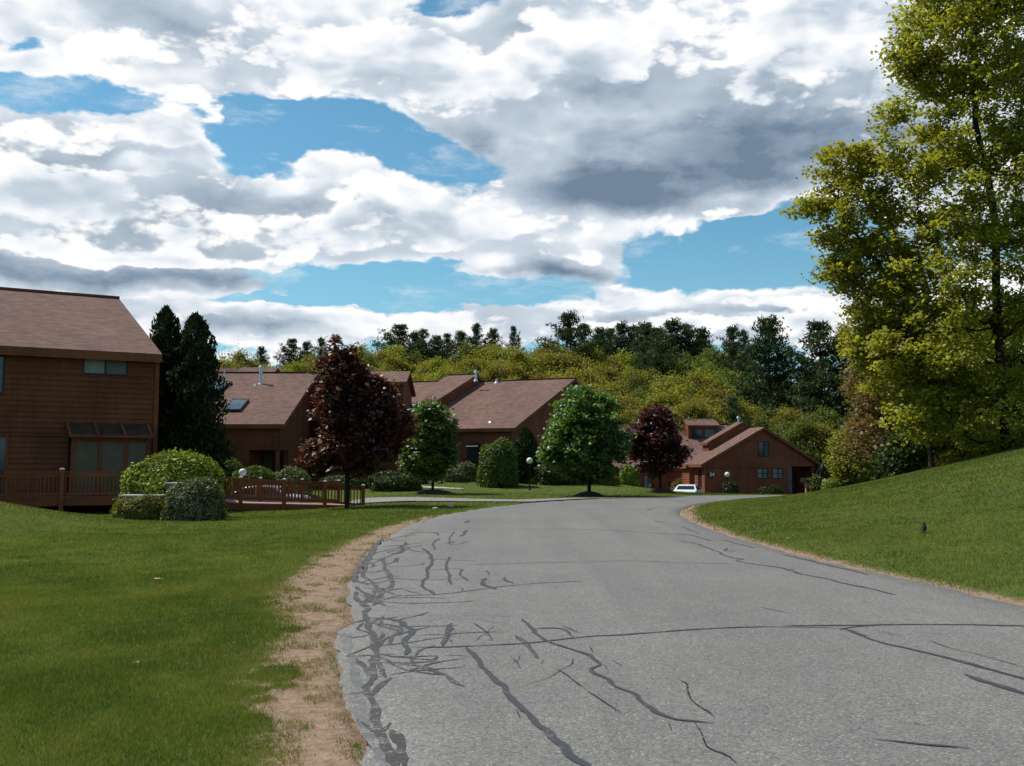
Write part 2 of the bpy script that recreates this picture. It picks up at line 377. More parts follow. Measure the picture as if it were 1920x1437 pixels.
M['concrete'] = simple('concrete', (.28, .27, .25), .9, .2, 3); M['found'] = simple('foundation_concrete', (.13, .13, .12), .9, .25, 2)
M['white'] = simple('white_acrylic', (.8, .8, .78), .35, .03, 3); M['box'] = simple('grey_green_cabinet', (.13, .15, .13), .5, .12, 3)
M['boxtop'] = simple('weathered_cabinet_top', (.42, .43, .40), .5, .15, 5)
M['carwhite'] = simple('white_car_paint', (.75, .76, .77), .25, .02, 2, spec=.6); M['carsilver'] = simple('silver_car_paint', (.42, .44, .45), .3, .04, 2, spec=.6, metallic=.3)
M['carglass'] = glass('car_glass', (.012, .014, .016), .04, .9); M['rubber'] = simple('tyre_rubber', (.012, .012, .012), .85); M['lamp_red'] = simple('tail_lamp_red', (.22, .012, .01), .25, .1, 5, spec=.6)
M['stone'] = simple('pale_stone', (.45, .42, .37), .85, .25, 14); M['dryleaf'] = simple('dry_leaf', (.42, .28, .13), .8, .2, 20)
M['feather'] = simple('dark_brown_feathers', (.018, .012, .007), .8, .4, 25); M['mulch'] = simple('bark_mulch', (.045, .03, .018), 1, .5, 30)
M['terra'] = simple('terracotta', (.30, .10, .07), .8, .2, 6); M['pink'] = simple('pink_stone', (.42, .22, .17), .8, .15, 6)
M['flagc'] = simple('pale_cyan_cloth', (.45, .72, .75), .8, .1, 4); M['flagn'] = simple('navy_cloth', (.015, .03, .06), .8, .1, 4)
M['straw'] = simple('pale_cut_wood', (.55, .45, .38), .8, .15, 5)

# ------------------------------------------------------------------ ground sheet
rng = np.random.default_rng(7)
def axis(lo, hi, c0, c1, fine, grow, mx):
    a = list(np.arange(c0, c1, fine)); st = fine; x = a[-1]
    while x < hi: st = min(st * grow, mx); x += st; a.append(x)
    st = fine; x = c0; b = []
    while x > lo: st = min(st * grow, mx); x -= st; b.append(x)
    return np.array(b[::-1] + a)
PERM = rng.permutation(4096)
def vnoise(x, y):   # value noise in numpy
    xi = np.floor(x).astype(int); yi = np.floor(y).astype(int); fx = x - xi; fy = y - yi
    fx = fx * fx * (3 - 2 * fx); fy = fy * fy * (3 - 2 * fy)
    def hh(i, j): return PERM[(PERM[i & 4095] + j) & 4095] / 4095.
    a = hh(xi, yi) * (1 - fx) + hh(xi + 1, yi) * fx; b = hh(xi, yi + 1) * (1 - fx) + hh(xi + 1, yi + 1) * fx
    return a * (1 - fy) + b * fy
def fbm(x, y, o=4):
    s = 0; a = .5; t = 0
    for i in range(o): s = s + a * vnoise(x * 2 ** i + 17.3 * i, y * 2 ** i + 5.1 * i); t += a; a *= .55
    return s / t
def edge_jit(x, y): return (fbm(x * 1.6 + 40, y * 1.6, 4) - .5) * .34 + (fbm(x * .35, y * .35, 2) - .5) * .2
def dirt_val(x, y):
    """>0 where the worn dirt shoulder shows, <0 where grass grows"""
    x = np.asarray(x, float); y = np.asarray(y, float)
    dl = pdist(x, y, LEFTS); dr = pdist(x, y, RIGHTS)
    lw = np.interp(y, [3, 5.2, 5.9, 6.6, 8, 9.5, 11.2, 12.2, 14, 18, 25, 30, 34, 38, 44, 47, 60], [.44, .42, .48, .58, .60, .60, .80, .90, .88, .74, .60, .38, .2, .15, .15, .1, .1])
    lw = np.where((y > 43) & (x > -1), .25, lw)
    nz = (fbm(x * .9 + 9, y * .55 + 3, 3) - .5) * .55 + (fbm(x * 5 + 2, y * 5, 3) - .5) * .30
    vl = lw - dl + nz * np.clip(lw, .2, .6)
    vl = np.where(x < np.interp(y, LEFTS[:, 1][:36], LEFTS[:, 0][:36]) + 50, vl, -1)
    tuft = fbm(x * 2.2 + 31, y * 2.2 + 8, 4); vl = vl - np.clip(tuft - .64, 0, 1) * 3.0
    e = np.clip((.22 - dl) / .22, 0, 1) * (fbm(x * 1.1 + 80, y * 1.1, 3) > .55) * .5; vl = vl - e
    rw = np.interp(y, [3, 12, 20, 28, 33, 38, 42, 46, 60], [.12, .2, .24, .28, .55, .45, .3, .2, .2])
    vr = rw - dr + nz * .35 * np.clip(rw, .3, 1)
    # lightly worn patches
    return np.maximum(vl, vr)
xs = axis(-260, 260, -6.2, 8.5, .075, 1.06, 9); ys = axis(-25, 420, 3.6, 15, .075, 1.035, 9)
X, Y = np.meshgrid(xs, ys); Z = ground(X, Y)
on = inside(X, Y, ROADP); de = np.minimum(pdist(X, Y, LEFTS), pdist(X, Y, RIGHTS))
dv = dirt_val(X, Y)
Z = Z + (fbm(X * .5, Y * .5, 3) - .5) * .05 * np.clip(de / 2, 0, 1) * (Y < 60) - np.where(dv > 0, .012, 0) * np.clip(dv * 3, 0, 1) + (fbm(X * 6, Y * 6, 2) - .5) * .012
Z = np.where(on, Z - .05 - .25 * np.clip(de - .3, 0, 1), Z)
nx, ny = len(xs), len(ys); idx = np.arange(nx * ny).reshape(ny, nx)
faces = np.stack([idx[:-1, :-1], idx[:-1, 1:], idx[1:, 1:], idx[1:, :-1]], -1).reshape(-1, 4)
def ground_mat():
    m, n = mat('lawn_and_soil'); p = world_co(n)
    dirt = n.node('ShaderNodeAttribute', {'attribute_name': 'dirt'}).outputs['Fac']
    wood = n.node('ShaderNodeAttribute', {'attribute_name': 'wood'}).outputs['Fac']
    fine = n.noise(p, 30, 4, .7); mid = n.noise(p, 4.5, 5, .65); big = n.noise(n.vm('MULTIPLY', p, (1, .6, 1)), .45, 5, .6); st = n.noise(n.vm('MULTIPLY', p, (.5, 1.5, 1)), 1.1, 4, .6)
    v = n.math('ADD', n.math('MULTIPLY', big, .42), n.math('ADD', n.math('MULTIPLY', mid, .28), n.math('MULTIPLY', st, .30)))
    c = n.ramp(v, [(.32, (.062, .092, .016)), (.46, (.086, .118, .022)), (.56, (.112, .140, .029)), (.72, (.18, .175, .050))])
    c = n.mix(n.ss(fine, .3, .8, 0, .55), c, (.015, .03, .005))
    tan = n.ss(n.noise(p, 1.4, 5, .7), .62, .80, 0, .4)
    c = n.mix(tan, c, (.12, .085, .035))
    dn = n.noise(p, 9, 6, .7); d2 = n.noise(p, 60, 3, .7)
    dc = n.ramp(dn, [(.25, (.16, .105, .07)), (.5, (.28, .19, .13)), (.75, (.38, .285, .205))])
    dc = n.mix(n.ss(d2, .58, .75, 0, .7), dc, (.09, .06, .035)); dc = n.mix(n.ss(n.noise(p, 120, 1), .72, .8, 0, .7), dc, (.45, .4, .33))
    dc = n.mix(n.ss(n.noise(p, 2.3, 6, .75), .52, .66, 0, .75), dc, (.12, .095, .035))
    f = n.ss(n.math('ADD', dirt, n.math('MULTIPLY', n.math('SUBTRACT', n.noise(p, 13, 6, .75), .5), .85)), -.10, .09)
    c = n.mix(f, c, dc)
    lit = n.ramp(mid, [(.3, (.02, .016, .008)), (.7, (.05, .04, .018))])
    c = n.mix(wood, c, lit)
    h = n.math('ADD', fine, n.math('MULTIPLY', mid, 1.2))
    return finish(m, n, c, .95, h, .8, .03, spec=.08)
M['ground'] = ground_mat()
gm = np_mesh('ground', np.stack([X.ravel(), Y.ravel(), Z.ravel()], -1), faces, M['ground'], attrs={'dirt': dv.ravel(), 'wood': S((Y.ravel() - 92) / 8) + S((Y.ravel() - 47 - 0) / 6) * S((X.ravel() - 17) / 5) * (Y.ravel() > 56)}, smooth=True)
tag(gm, 'mown green lawns, worn dirt shoulder and grassy bank', 'ground', kind='structure')

# ------------------------------------------------------------------ road sheet
def resample(p, n):
    d = np.r_[0, np.cumsum(np.hypot(*np.diff(p, axis=0).T))]; t = np.linspace(0, d[-1], n)
    return np.stack([np.interp(t, d, p[:, 0]), np.interp(t, d, p[:, 1])], -1)
ylim = 420
Lr = resample(LEFTS[LEFTS[:, 1] > 0], ylim); Rr = resample(RIGHTS, ylim)
nrm = np.gradient(Lr, axis=0); nrm /= np.hypot(*nrm.T)[:, None]; nrm = np.stack([-nrm[:, 1], nrm[:, 0]], -1)
Lr = Lr + nrm * ((fbm(Lr[:, 0] * 2.1 + 7, Lr[:, 1] * 2.1, 4) - .5) * .34)[:, None]
nr = np.gradient(Rr, axis=0); nr /= np.hypot(*nr.T)[:, None]; nr = np.stack([nr[:, 1], -nr[:, 0]], -1)
Rr = Rr + nr * ((fbm(Rr[:, 0] * 2.1 + 70, Rr[:, 1] * 2.1, 4) - .5) * .3)[:, None]
K = 14; ts = np.r_[0, .01, np.linspace(.06, .94, K - 4), .99, 1]
RV = Lr[:, None, :] * (1 - ts[None, :, None]) + Rr[:, None, :] * ts[None, :, None]
def road_z(x, y): return ground(np.clip(x, -99, 99), y) * 1.0 + .008
rz = ground(RV[..., 0], RV[..., 1]); rz[:, 0] = np.minimum(rz[:, 0], rz[:, 1]) ; rz = rz + .012; rz[:, 0] -= .05; rz[:, -1] -= .05
def flat_h(x, y):   # height of the carriageway without verge swelling
    return -1.6 * S((y - 50) / 38) * S((x - 7) / 9)
rz = flat_h(RV[..., 0], RV[..., 1]) + .012; rz[:, 0] -= .06; rz[:, -1] -= .06
idx = np.arange(ylim * K).reshape(ylim, K)
faces = np.stack([idx[:-1, :-1], idx[:-1, 1:], idx[1:, 1:], idx[1:, :-1]], -1).reshape(-1, 4)
def road_mat(name, tintc=1.0):
    m, n = mat(name); p = world_co(n)
    v1 = n.node('ShaderNodeTexVoronoi', {}, Vector=p, Scale=75.0); v2 = n.node('ShaderNodeTexVoronoi', {}, Vector=p, Scale=46.0)
    c1 = n.node('ShaderNodeSeparateColor', Color=v1.outputs['Color']).outputs[0]; c2 = n.node('ShaderNodeSeparateColor', Color=v2.outputs['Color']).outputs[0]
    big = n.noise(p, .3, 5, .6); mid = n.noise(p, 2.2, 5, .65); fine = n.noise(p, 55, 3, .7)
    c = n.ramp(n.math('ADD', n.math('MULTIPLY', c1, .55), n.math('MULTIPLY', fine, .45)), [(.15, (.075, .073, .071)), (.45, (.135, .131, .126)), (.7, (.185, .179, .170)), (.95, (.25, .238, .22))])
    chip = n.math('MULTIPLY', n.ss(c2, .90, .93), n.ss(v2.outputs['Distance'], .42, .30))
    c = n.mix(n.math('MULTIPLY', chip, .6), c, (.42, .38, .32))
    c = n.mix(1.0, c, n.ramp(n.math('ADD', n.math('MULTIPLY', big, .6), n.math('MULTIPLY', mid, .4)), [(.3, (.86, .86, .87)), (.5, (1, 1, 1)), (.7, (1.14, 1.13, 1.11))]), 'MULTIPLY')
    lane = n.noise(n.vm('MULTIPLY', p, (1.1, .06, 1)), 1.0, 3, .6); c = n.mix(1.0, c, n.ramp(lane, [(.35, (.93, .93, .93)), (.65, (1.07, 1.07, 1.07))]), 'MULTIPLY')
    stn = n.noise(p, 1.05, 5, .75); c = n.mix(n.ss(stn, .60, .76, 0, .5), c, (.075, .074, .072))
    spot = n.node('ShaderNodeTexVoronoi', {}, Vector=p, Scale=1.6).outputs['Distance']; c = n.mix(n.ss(n.math('ADD', spot, n.math('MULTIPLY', fine, .05)), .055, .035, 0, .7), c, (.05, .05, .05))
    c = n.mix(1.0, c, (tintc * 1.13, tintc * 1.11, tintc * 1.08), 'MULTIPLY')
    return finish(m, n, c, .85, n.math('ADD', c1, n.math('MULTIPLY', fine, .8)), .45, .006, spec=.25)
M['road'] = road_mat('worn_asphalt', 1.0)
road = np_mesh('road', np.stack([RV[..., 0].ravel(), RV[..., 1].ravel(), rz.ravel()], -1), faces, M['road'], smooth=True)
tag(road, 'grey worn asphalt road curving away to the right', 'road', kind='structure')

def seal_mat(name, c, thr, base=1.0):
    """worn sealer: the asphalt chips show through where it has rubbed away"""
    m = road_mat(name, base); n = NT(m.node_tree)
    bs = [q for q in n.n if q.type == 'BSDF_PRINCIPLED'][0]; src = bs.inputs['Base Color'].links[0].from_socket
    p = world_co(n); f = n.noise(p, 7, 6, .75); k = n.noise(p, 45, 3, .7)
    v = n.ss(n.math('ADD', n.math('MULTIPLY', f, .6), n.math('MULTIPLY', k, .4)), thr - .03, thr + .05)
    cc_ = n.mix(k, tuple(x * .7 for x in c), tuple(x * 1.3 for x in c))
    n.l.new(n.mix(v, src, cc_), bs.inputs['Base Color']); bs.inputs['Roughness'].default_value = .7
    return m
M['seal'] = seal_mat('crack_sealer', (.046, .049, .056), .40); M['seal2'] = seal_mat('old_sealer', (.052, .048, .047), .44); M['crack'] = seal_mat('open_crack', (.018, .018, .018), .42); M['edge'] = seal_mat('patched_edge', (.11, .112, .118), .5, .95)
Z6 = lambda X_, Y_: (500 + X_ / 3.013, 960 + Y_ / 3.013)
Z7 = lambda X_, Y_: (1100 + X_ / 2.3415, 900 + Y_ / 2.3415)
def gp(px, py):
    d = ray(px, py); t = -CAMZ / d.z
    for _ in range(8): t = (float(flat_h(np.array(d.x * t), np.array(d.y * t))) + .012 - CAMZ) / d.z
    return np.array((d.x * t, d.y * t))
rb = random.Random(5)
SV, SF = {}, {}
LAY = {'edge': .0015, 'seal2': .003, 'seal': .0045, 'crack': .006}
def ribbon(key, pts6, wd, pts7=(), taper=True, jit=1.0):
    wk = .58 if wd > .045 else .9
    pts = [gp(*Z6(*q)) for q in pts6] + [gp(*Z7(*q)) for q in pts7]
    P_ = np.array(pts)
    if len(P_) > 2: P_ = smooth_poly(P_, 1)
    L = np.hypot(*np.diff(P_, axis=0).T).sum(); n_ = max(4, int(L / .06)); P_ = resample(P_, n_)
    wd = wd * wk; g_ = np.gradient(P_, axis=0); g_ /= np.hypot(*g_.T)[:, None] + 1e-9; q = np.stack([-g_[:, 1], g_[:, 0]], -1)
    s_ = np.arange(n_) * .06; off = rb.random() * 500
    P_ = P_ + q * ((fbm(s_ * 2.2 + off, s_ * 0 + off, 3) - .5) * .10 * jit * min(1, wd / .06 + .3))[:, None]
    wl = wd * .5 * (.1 + 1.8 * fbm(s_ * 4 + off, s_ * 0 + 3, 4)); wr = wd * .5 * (.1 + 1.8 * fbm(s_ * 4 + off, s_ * 0 + 33, 4))
    if taper: e = np.clip(np.minimum(np.arange(n_), np.arange(n_)[::-1]) / max(2, min(n_ / 3, .12 / .06)), .35, 1); wl = wl * e; wr = wr * e
    A, B = P_ + q * wl[:, None], P_ - q * wr[:, None]
    v = SV.setdefault(key, []); f = SF.setdefault(key, []); n0 = len(v)
    zz = LAY[key] + rb.random() * .0012
    for a_, b_ in zip(A, B):
        for c_ in (a_, b_): v.append((c_[0], c_[1], float(flat_h(np.array(c_[0]), np.array(c_[1]))) + .012 + zz))
    for i in range(n_ - 1): f.append((n0 + 2 * i, n0 + 2 * i + 1, n0 + 2 * i + 3, n0 + 2 * i + 2))
RB = ribbon
RB('seal', [(1120,765),(1150,800),(1200,850),(1240,900),(1290,940),(1340,990),(1400,1060),(1470,1130),(1540,1200),(1610,1250),(1625,1300),(1700,1370),(1800,1435),(1850,1470)], .085)
RB('seal', [(810,768),(1000,765),(1200,755),(1400,750),(1560,735),(1680,720),(1790,710)], .035, [(0,690),(200,678),(400,662),(600,650),(850,645),(1120,652)])
RB('seal', [(1440,605),(1470,650),(1530,700),(1590,740),(1680,770),(1800,812)], .065, [(0,772),(60,805),(5,832),(30,858),(110,882),(125,908),(215,942),(225,970),(280,1015),(360,1055),(480,1062),(560,1068)])
RB('seal2', [(1420,700),(1470,745),(1520,832)], .085); RB('seal', [(1500,662),(1620,655),(1700,672),(1720,710)], .05)
RB('seal', [(750,103),(1000,100),(1300,96),(1600,97),(1808,99)], .05, [(300,232),(420,245)])
RB('seal', [(740,478),(830,472),(940,470),(1100,455),(1300,425),(1500,405),(1808,390)], .05)
RB('seal', [(1150,300),(1400,292),(1808,283)], .03, [(200,355),(350,362),(640,370)])
RB('seal', [(870,205),(930,240),(930,290),(905,320),(910,370),(870,390),(890,430),(940,465)], .09)
RB('seal', [(1035,255),(1010,320),(1030,370),(1050,412)], .07); RB('seal', [(915,332),(1060,320),(1112,325),(1080,342),(1140,392)], .05)
RB('seal', [(1240,375),(1215,410),(1290,440)], .12); RB('seal', [(1355,372),(1345,390),(1390,405)], .09); RB('seal', [(785,172),(760,230),(700,240)], .12)
RB('seal', [(742,260),(735,285)], .1); RB('seal', [(1135,105),(1098,138)], .13); RB('seal', [(975,150),(930,180),(955,215)], .06); RB('seal', [(1060,110),(1030,150),(1040,190)], .05); RB('seal', [(900,120),(960,118),(970,135)], .07)
RB('seal', [(1140,50),(1115,62)], .2)
for q in ([(580,605),(740,610),(800,660),(830,690),(780,708),(770,755),(800,780),(785,810)], [(1050,630),(1020,680),(1005,760)]): RB('seal', q, .09)
for q in ([(830,697),(990,697),(1200,680),(1330,680)], [(1030,705),(1050,740)], [(640,800),(740,825),(960,808),(985,828),(940,845),(840,830),(720,815)],
          [(640,815),(720,880),(820,905),(1020,930),(960,905),(860,870),(810,845),(860,780),(940,755)], [(700,920),(860,895),(1100,882)], [(500,830),(550,880),(560,930)], [(1000,810),(1150,815)],
          [(600,630),(700,660),(840,690)], [(440,820),(600,815),(720,805)], [(640,850),(800,855),(960,840)], [(740,440),(850,432)], [(780,440),(870,468)], [(560,245),(700,215),(760,200)], [(650,170),(760,140),(850,115)]): RB('seal2', q, .05)
RB('seal2', [(650,150),(600,230),(560,300),(540,370),(600,400),(620,450),(550,500),(560,560),(575,620),(600,700),(605,800),(600,900),(590,1000),(585,1100),(610,1200),(690,1330),(750,1460)], .10)
RB('seal2', [(640,160),(560,260),(510,340),(500,400)], .12); RB('seal2', [(500,450),(520,500),(560,540)], .10); RB('seal2', [(640,680),(650,740),(625,800),(640,900),(660,940)], .07); RB('seal2', [(450,640),(520,620),(580,600)], .08); RB('seal2', [(430,700),(500,715),(590,690)], .05); RB('seal2', [(470,1030),(540,1020),(600,1010)], .05); RB('seal2', [(540,1190),(580,1230),(640,1260),(700,1190)], .05); RB('seal2', [(600,760),(520,790),(450,815)], .035); RB('seal2', [(560,870),(600,930),(660,930)], .06); RB('seal2', [(680,1230),(730,1300),(800,1437)], .12)
RB('seal2', [(650,260),(680,350),(715,400),(690,440),(630,430),(660,490),(600,530)], .12); RB('seal2', [(700,480),(760,472)], .1)
for q in ([(500,420),(560,460),(590,500)], [(520,330),(600,345),(660,330)], [(540,430),(640,440),(740,470)], [(480,380),(560,410),(650,405)], [(500,290),(580,270),(660,265)], [(540,520),(640,500),(700,490)], [(690,940),(650,1000),(610,1040)]): RB('seal2', q, .10)
RB('edge', [(440,690),(460,800),(510,920),(500,1050),(540,1160),(600,1290),(680,1437)], .15, taper=False)

RB('seal', [], .085, [(1120,655),(1180,670),(1280,710),(1400,740),(1600,785),(1750,830),(1920,880),(2000,900)])
RB('seal', [], .045, [(860,642),(1140,640),(1340,635),(1600,636),(1920,642),(2000,645)]); RB('seal', [], .07, [(1120,660),(1150,650),(1330,637)])
RB('seal', [], .11, [(1665,855),(1780,895),(1920,937),(2000,960)])
RB('seal', [], .07, [(400,270),(480,280),(560,310),(620,340),(700,350),(640,352),(720,370),(850,385),(900,400),(960,420),(1060,435),(1150,460),(1250,480),(1350,505)])
for q in ([(300,180),(340,190)], [(260,135),(310,118),(430,118)], [(390,235),(470,245),(540,268)], [(420,205),(490,235)], [(600,265),(700,290),(740,300)], [(860,330),(960,350),(1040,372),(1200,405),(1240,418)], [(620,300),(600,315),(660,312)], [(1060,380),(1130,390)], [(880,400),(920,392)], [(1160,460),(1230,470)]): RB('seal', [], .07, q)
RB('seal', [], .03, [(1260,1138),(1380,1150),(1500,1165),(1680,1180)]); RB('seal', [], .03, [(1435,1068),(1468,1072)])
for q in ([(1500,705),(1590,740),(1730,770),(1920,825)], [(400,880),(440,900),(450,950),(490,990),(550,1030),(560,1050)], [(480,1065),(520,1140),(530,1180),(620,1210),(660,1250)], [(110,790),(160,820)], [(0,930),(60,970),(150,1030)], [(80,810),(100,840)], [(1280,660),(1380,690)], [(350,1065),(370,1100)], [(760,560),(900,590)], [(10,730),(30,760)]): RB('crack', [], .013, q)
for q in ([(1650,640),(1780,690)], [(1380,820),(1430,890)], [(1640,890),(1720,940),(1800,1000)], [(1240,330),(1255,360)], [(1170,630),(1260,690),(1270,730)], [(1400,1120),(1430,1170)], [(1550,835),(1545,860)], [(1100,430),(1105,450)]): RB('crack', q, .013)
def web(n, key, lo, hi, wds, seg=6, seed=1, yr=(5.4, 33)):
    rr = random.Random(seed)
    for _ in range(n):
        y = yr[0] + (yr[1] - yr[0]) * rr.random() ** 1.5; xl = float(np.interp(y, LEFTS[:, 1][:30], LEFTS[:, 0][:30])); x = xl + lo + (hi - lo) * rr.random() ** 1.3
        a = rr.choice((1.57, 1.57, 1.9, 1.2, .5, -.4)) + rr.uniform(-.5, .5); st = .1 + rr.random() * .12 + y * .006; P_ = [(x, y)]
        for _k in range(rr.randint(3, seg)):
            a += rr.uniform(-.6, .6); x += math.cos(a) * st; y += math.sin(a) * st * 1.2; x = max(x, float(np.interp(y, LEFTS[:, 1][:30], LEFTS[:, 0][:30])) + .16); P_.append((x, y))
        world_ribbon(key, P_, rr.choice(wds))
def world_ribbon(key, P_, wd):
    global gp
    keep = gp; gp = lambda a_, b_: np.array((a_, b_)); z6 = globals()['Z6']; globals()['Z6'] = lambda a_, b_: (a_, b_)
    ribbon(key, P_, wd); gp = keep; globals()['Z6'] = z6
web(22, 'seal2', .16, .5, (.04, .05, .065), 5, 3, (9.5, 30)); web(10, 'seal2', .2, .5, (.035, .045), 4, 5, (7.6, 10.5)); web(9, 'crack', .4, 1.4, (.006, .008), 5, 8, (7, 18)); web(4, 'seal', .5, 1.5, (.035, .045), 4, 12, (13, 26))
NM = {'seal': 'crack_sealant', 'seal2': 'old_sealcoat', 'crack': 'open_crack', 'edge': 'patched_edge'}
for k in SV: np_mesh(NM[k], SV[k], SF[k], M[k], parent=road)

# driveway and parking apron
def sheet(name, poly, m, label, dz=.03, res=.5, cat='driveway'):
    poly = np.array(poly, float); lo = poly.min(0); hi = poly.max(0)
    gx = np.arange(lo[0], hi[0] + res, res); gy = np.arange(lo[1], hi[1] + res, res); GX, GY = np.meshgrid(gx, gy)
    ii = np.arange(GX.size).reshape(GX.shape); c = inside(GX[:-1, :-1] + res / 2, GY[:-1, :-1] + res / 2, poly)
    f = np.stack([ii[:-1, :-1], ii[:-1, 1:], ii[1:, 1:], ii[1:, :-1]], -1)[c].reshape(-1, 4)
    us, inv = np.unique(f, return_inverse=True)
    v = np.stack([GX.ravel(), GY.ravel(), ground(GX, GY).ravel() + dz], -1)[us]
    o = np_mesh(name, v, inv.reshape(-1, 4), m, smooth=True); return tag(o, label, cat, kind='structure')
M['drive'] = road_mat('pale_driveway_asphalt', 1.35); M['path'] = road_mat('concrete_path', 2.0)
sheet('driveway', [(5.2, 46.9), (3.5, 46.2), (.7, 42.2), (-1.3, 42.6), (-4, 42.9), (-6.3, 43.1), (-9, 43.5), (-24, 43.5), (-24, 53), (-9, 53), (-7.7, 52), (-4.6, 48.2), (-1.6, 45.6), (.2, 44.6), (3, 47)], M['drive'], 'pale driveway and parking apron behind the ramp', .045, .2)
sheet('path', [(-9.5, 66), (-2.5, 63.5), (-1.8, 64.2), (-9.5, 67)], M['path'], 'pale path across the grass to the middle house', .04, .2, 'path')
sheet('path', [(-6, 60.2), (-3, 58.8), (-2.7, 59.3), (-6, 61.2)], M['path'], 'short pale path behind the second small tree', .04, .2, 'path')
sheet('path', [(8.2, 78), (9.5, 70.5), (13.5, 66), (14, 67), (10.3, 71.5), (9.3, 78)], M['path'], 'grey path leading to the far house entry', .04, .25, 'path')
sheet('parking_bay', [(12, 74), (14.6, 74), (14.6, 83.5), (18, 84.5), (18, 89.6), (12, 89.6)], M['drive'], 'asphalt parking bay beside the gabled house', .04, .25, 'parking bay')

# ------------------------------------------------------------------ building kit
LAP = .2
def top_at(top, u):
    if isinstance(top, (int, float)): return top
    us = [q[0] for q in top]; return float(np.interp(u, us, [q[1] for q in top]))
def wall(parent, a, b, z0, top, openings=(), m=None, name='wall', lap=LAP, boards=True):
    """clapboard wall from a to b (outside on the right hand of a->b); openings are (u0, u1, z0, z1)"""
    a, b = Vector((*a, 0)), Vector((*b, 0)); L = (b - a).length; d = (b - a) / L; nrm_ = Vector((d.y, -d.x, 0))
    mb = MB(); zt = max(top_at(top, u) for u in np.linspace(0, L, 60))
    def pt(u, z, o): q = a + d * u + nrm_ * o; return (q.x, q.y, z)
    us = np.linspace(0, L, 241); tops = np.array([top_at(top, u) for u in us])
    def spans(z):
        ok = tops >= z
        out_ = []; i = 0
        while i < len(us):
            if ok[i]:
                j = i
                while j + 1 < len(us) and ok[j + 1]: j += 1
                out_.append([us[i], us[j]]); i = j + 1
            else: i += 1
        for (o0, o1, p0, p1) in openings:
            if p0 < z < p1:
                n_ = []
                for s_, e_ in out_:
                    if o1 <= s_ or o0 >= e_: n_.append([s_, e_]); continue
                    if o0 > s_: n_.append([s_, o0])
                    if o1 < e_: n_.append([o1, e_])
                out_ = n_
        return [q for q in out_ if q[1] - q[0] > .02]
    cuts = sorted(set([z0] + [z for o in openings for z in o[2:4] if z0 < z < zt]))
    z = z0
    while z < zt:
        z1 = min(z + lap, zt + .0)
        nxt = [c for c in cuts if z + .02 < c < z1 - .02]
        if nxt: z1 = nxt[0]
        for s_, e_ in spans((z + z1) / 2):
            A, B_, C_, D_ = pt(s_, z, .045), pt(e_, z, .045), pt(e_, z1, .008), pt(s_, z1, .008)
            mb.face([A, B_, C_, D_]); mb.face([pt(s_, z, 0), pt(e_, z, 0), B_, A])
            # core behind the boards
            mb.face([pt(s_, z, -.02), pt(e_, z, -.02), pt(e_, z1, -.02), pt(s_, z1, -.02)])
        z = z1
    return mb.build(name, m or M['siding'], parent)
def window(parent, a, b, u0, u1, z0, z1, panes=1, hbar=False, pane_mats=None, fr=.05, name='window', fm=None, depth=.05):
    a, b = Vector((*a, 0)), Vector((*b, 0)); d = (b - a).normalized(); n_ = Vector((d.y, -d.x, 0))
    def bx(mb, s0, s1, w0, w1, o0, o1):
        P_ = []
        for z in (w0, w1):
            for (u, o) in ((s0, o1), (s1, o1), (s1, o0), (s0, o0)):
                q = a + d * u + n_ * o; P_.append((q.x, q.y, z))
        mb.hexa(P_)
    f = MB(); bx(f, u0, u1, z0, z0 + fr, -.03, depth); bx(f, u0, u1, z1 - fr, z1, -.03, depth); bx(f, u0, u0 + fr, z0 + fr, z1 - fr, -.03, depth - .003); bx(f, u1 - fr, u1, z0 + fr, z1 - fr, -.03, depth - .003)
    W_ = (u1 - u0) / panes
    for i in range(1, panes): bx(f, u0 + i * W_ - fr * .5, u0 + i * W_ + fr * .5, z0 + fr, z1 - fr, -.03, depth - .006)
    if hbar: bx(f, u0 + fr, u1 - fr, (z0 + z1) / 2 - .02, (z0 + z1) / 2 + .02, -.02, depth - .01)
    o = f.build(name, fm or M['frame'], parent)
    for i in range(panes):
        g_ = MB(); bx(g_, u0 + i * W_ + fr * .4, u0 + (i + 1) * W_ - fr * .4, z0 + fr * .8, z1 - fr * .8, -.015, .0)
        g_.build('pane', (pane_mats or [M['glass']])[i % len(pane_mats or [1])], o)
    return o
def roof_slab(parent, e0, e1, r1, r0, th=.22, name='roof', fm=None):
    """e0->e1 eave line, r0,r1 ridge points above them; shingles on top, wooden fascia below"""
    e0, e1, r1, r0 = map(Vector, (e0, e1, r1, r0)); W_ = (e1 - e0).length; H_ = (r0 - e0).length
    mb = MB(); up = Vector((0, 0, .03)); dn = Vector((0, 0, -th))
    mb.face([e0 + up, e1 + up, r1 + up, r0 + up], [(0, 0), (W_, 0), (W_, H_), (0, H_)], 0)
    P_ = [e0, e1, r1, r0]
    for i in range(4):
        a, b = P_[i], P_[(i + 1) % 4]; mb.face([a + dn, b + dn, b, a], None, 1); mb.face([a, b, b + up, a + up], [(0, 0), (.5, 0), (.5, .02), (0, .02)], 0)
    mb.face([r0 + dn, r1 + dn, e1 + dn, e0 + dn], None, 1)
    return mb.build(name, [M['shingle'], fm or M['trim']], parent)
def post(parent, x, y, z0, z1, w=.12, name='corner_board', m=None):
    b = MB(); b.box(x - w / 2, x + w / 2, y - w / 2, y + w / 2, z0, z1); return b.build(name, m or M['trim'], parent)
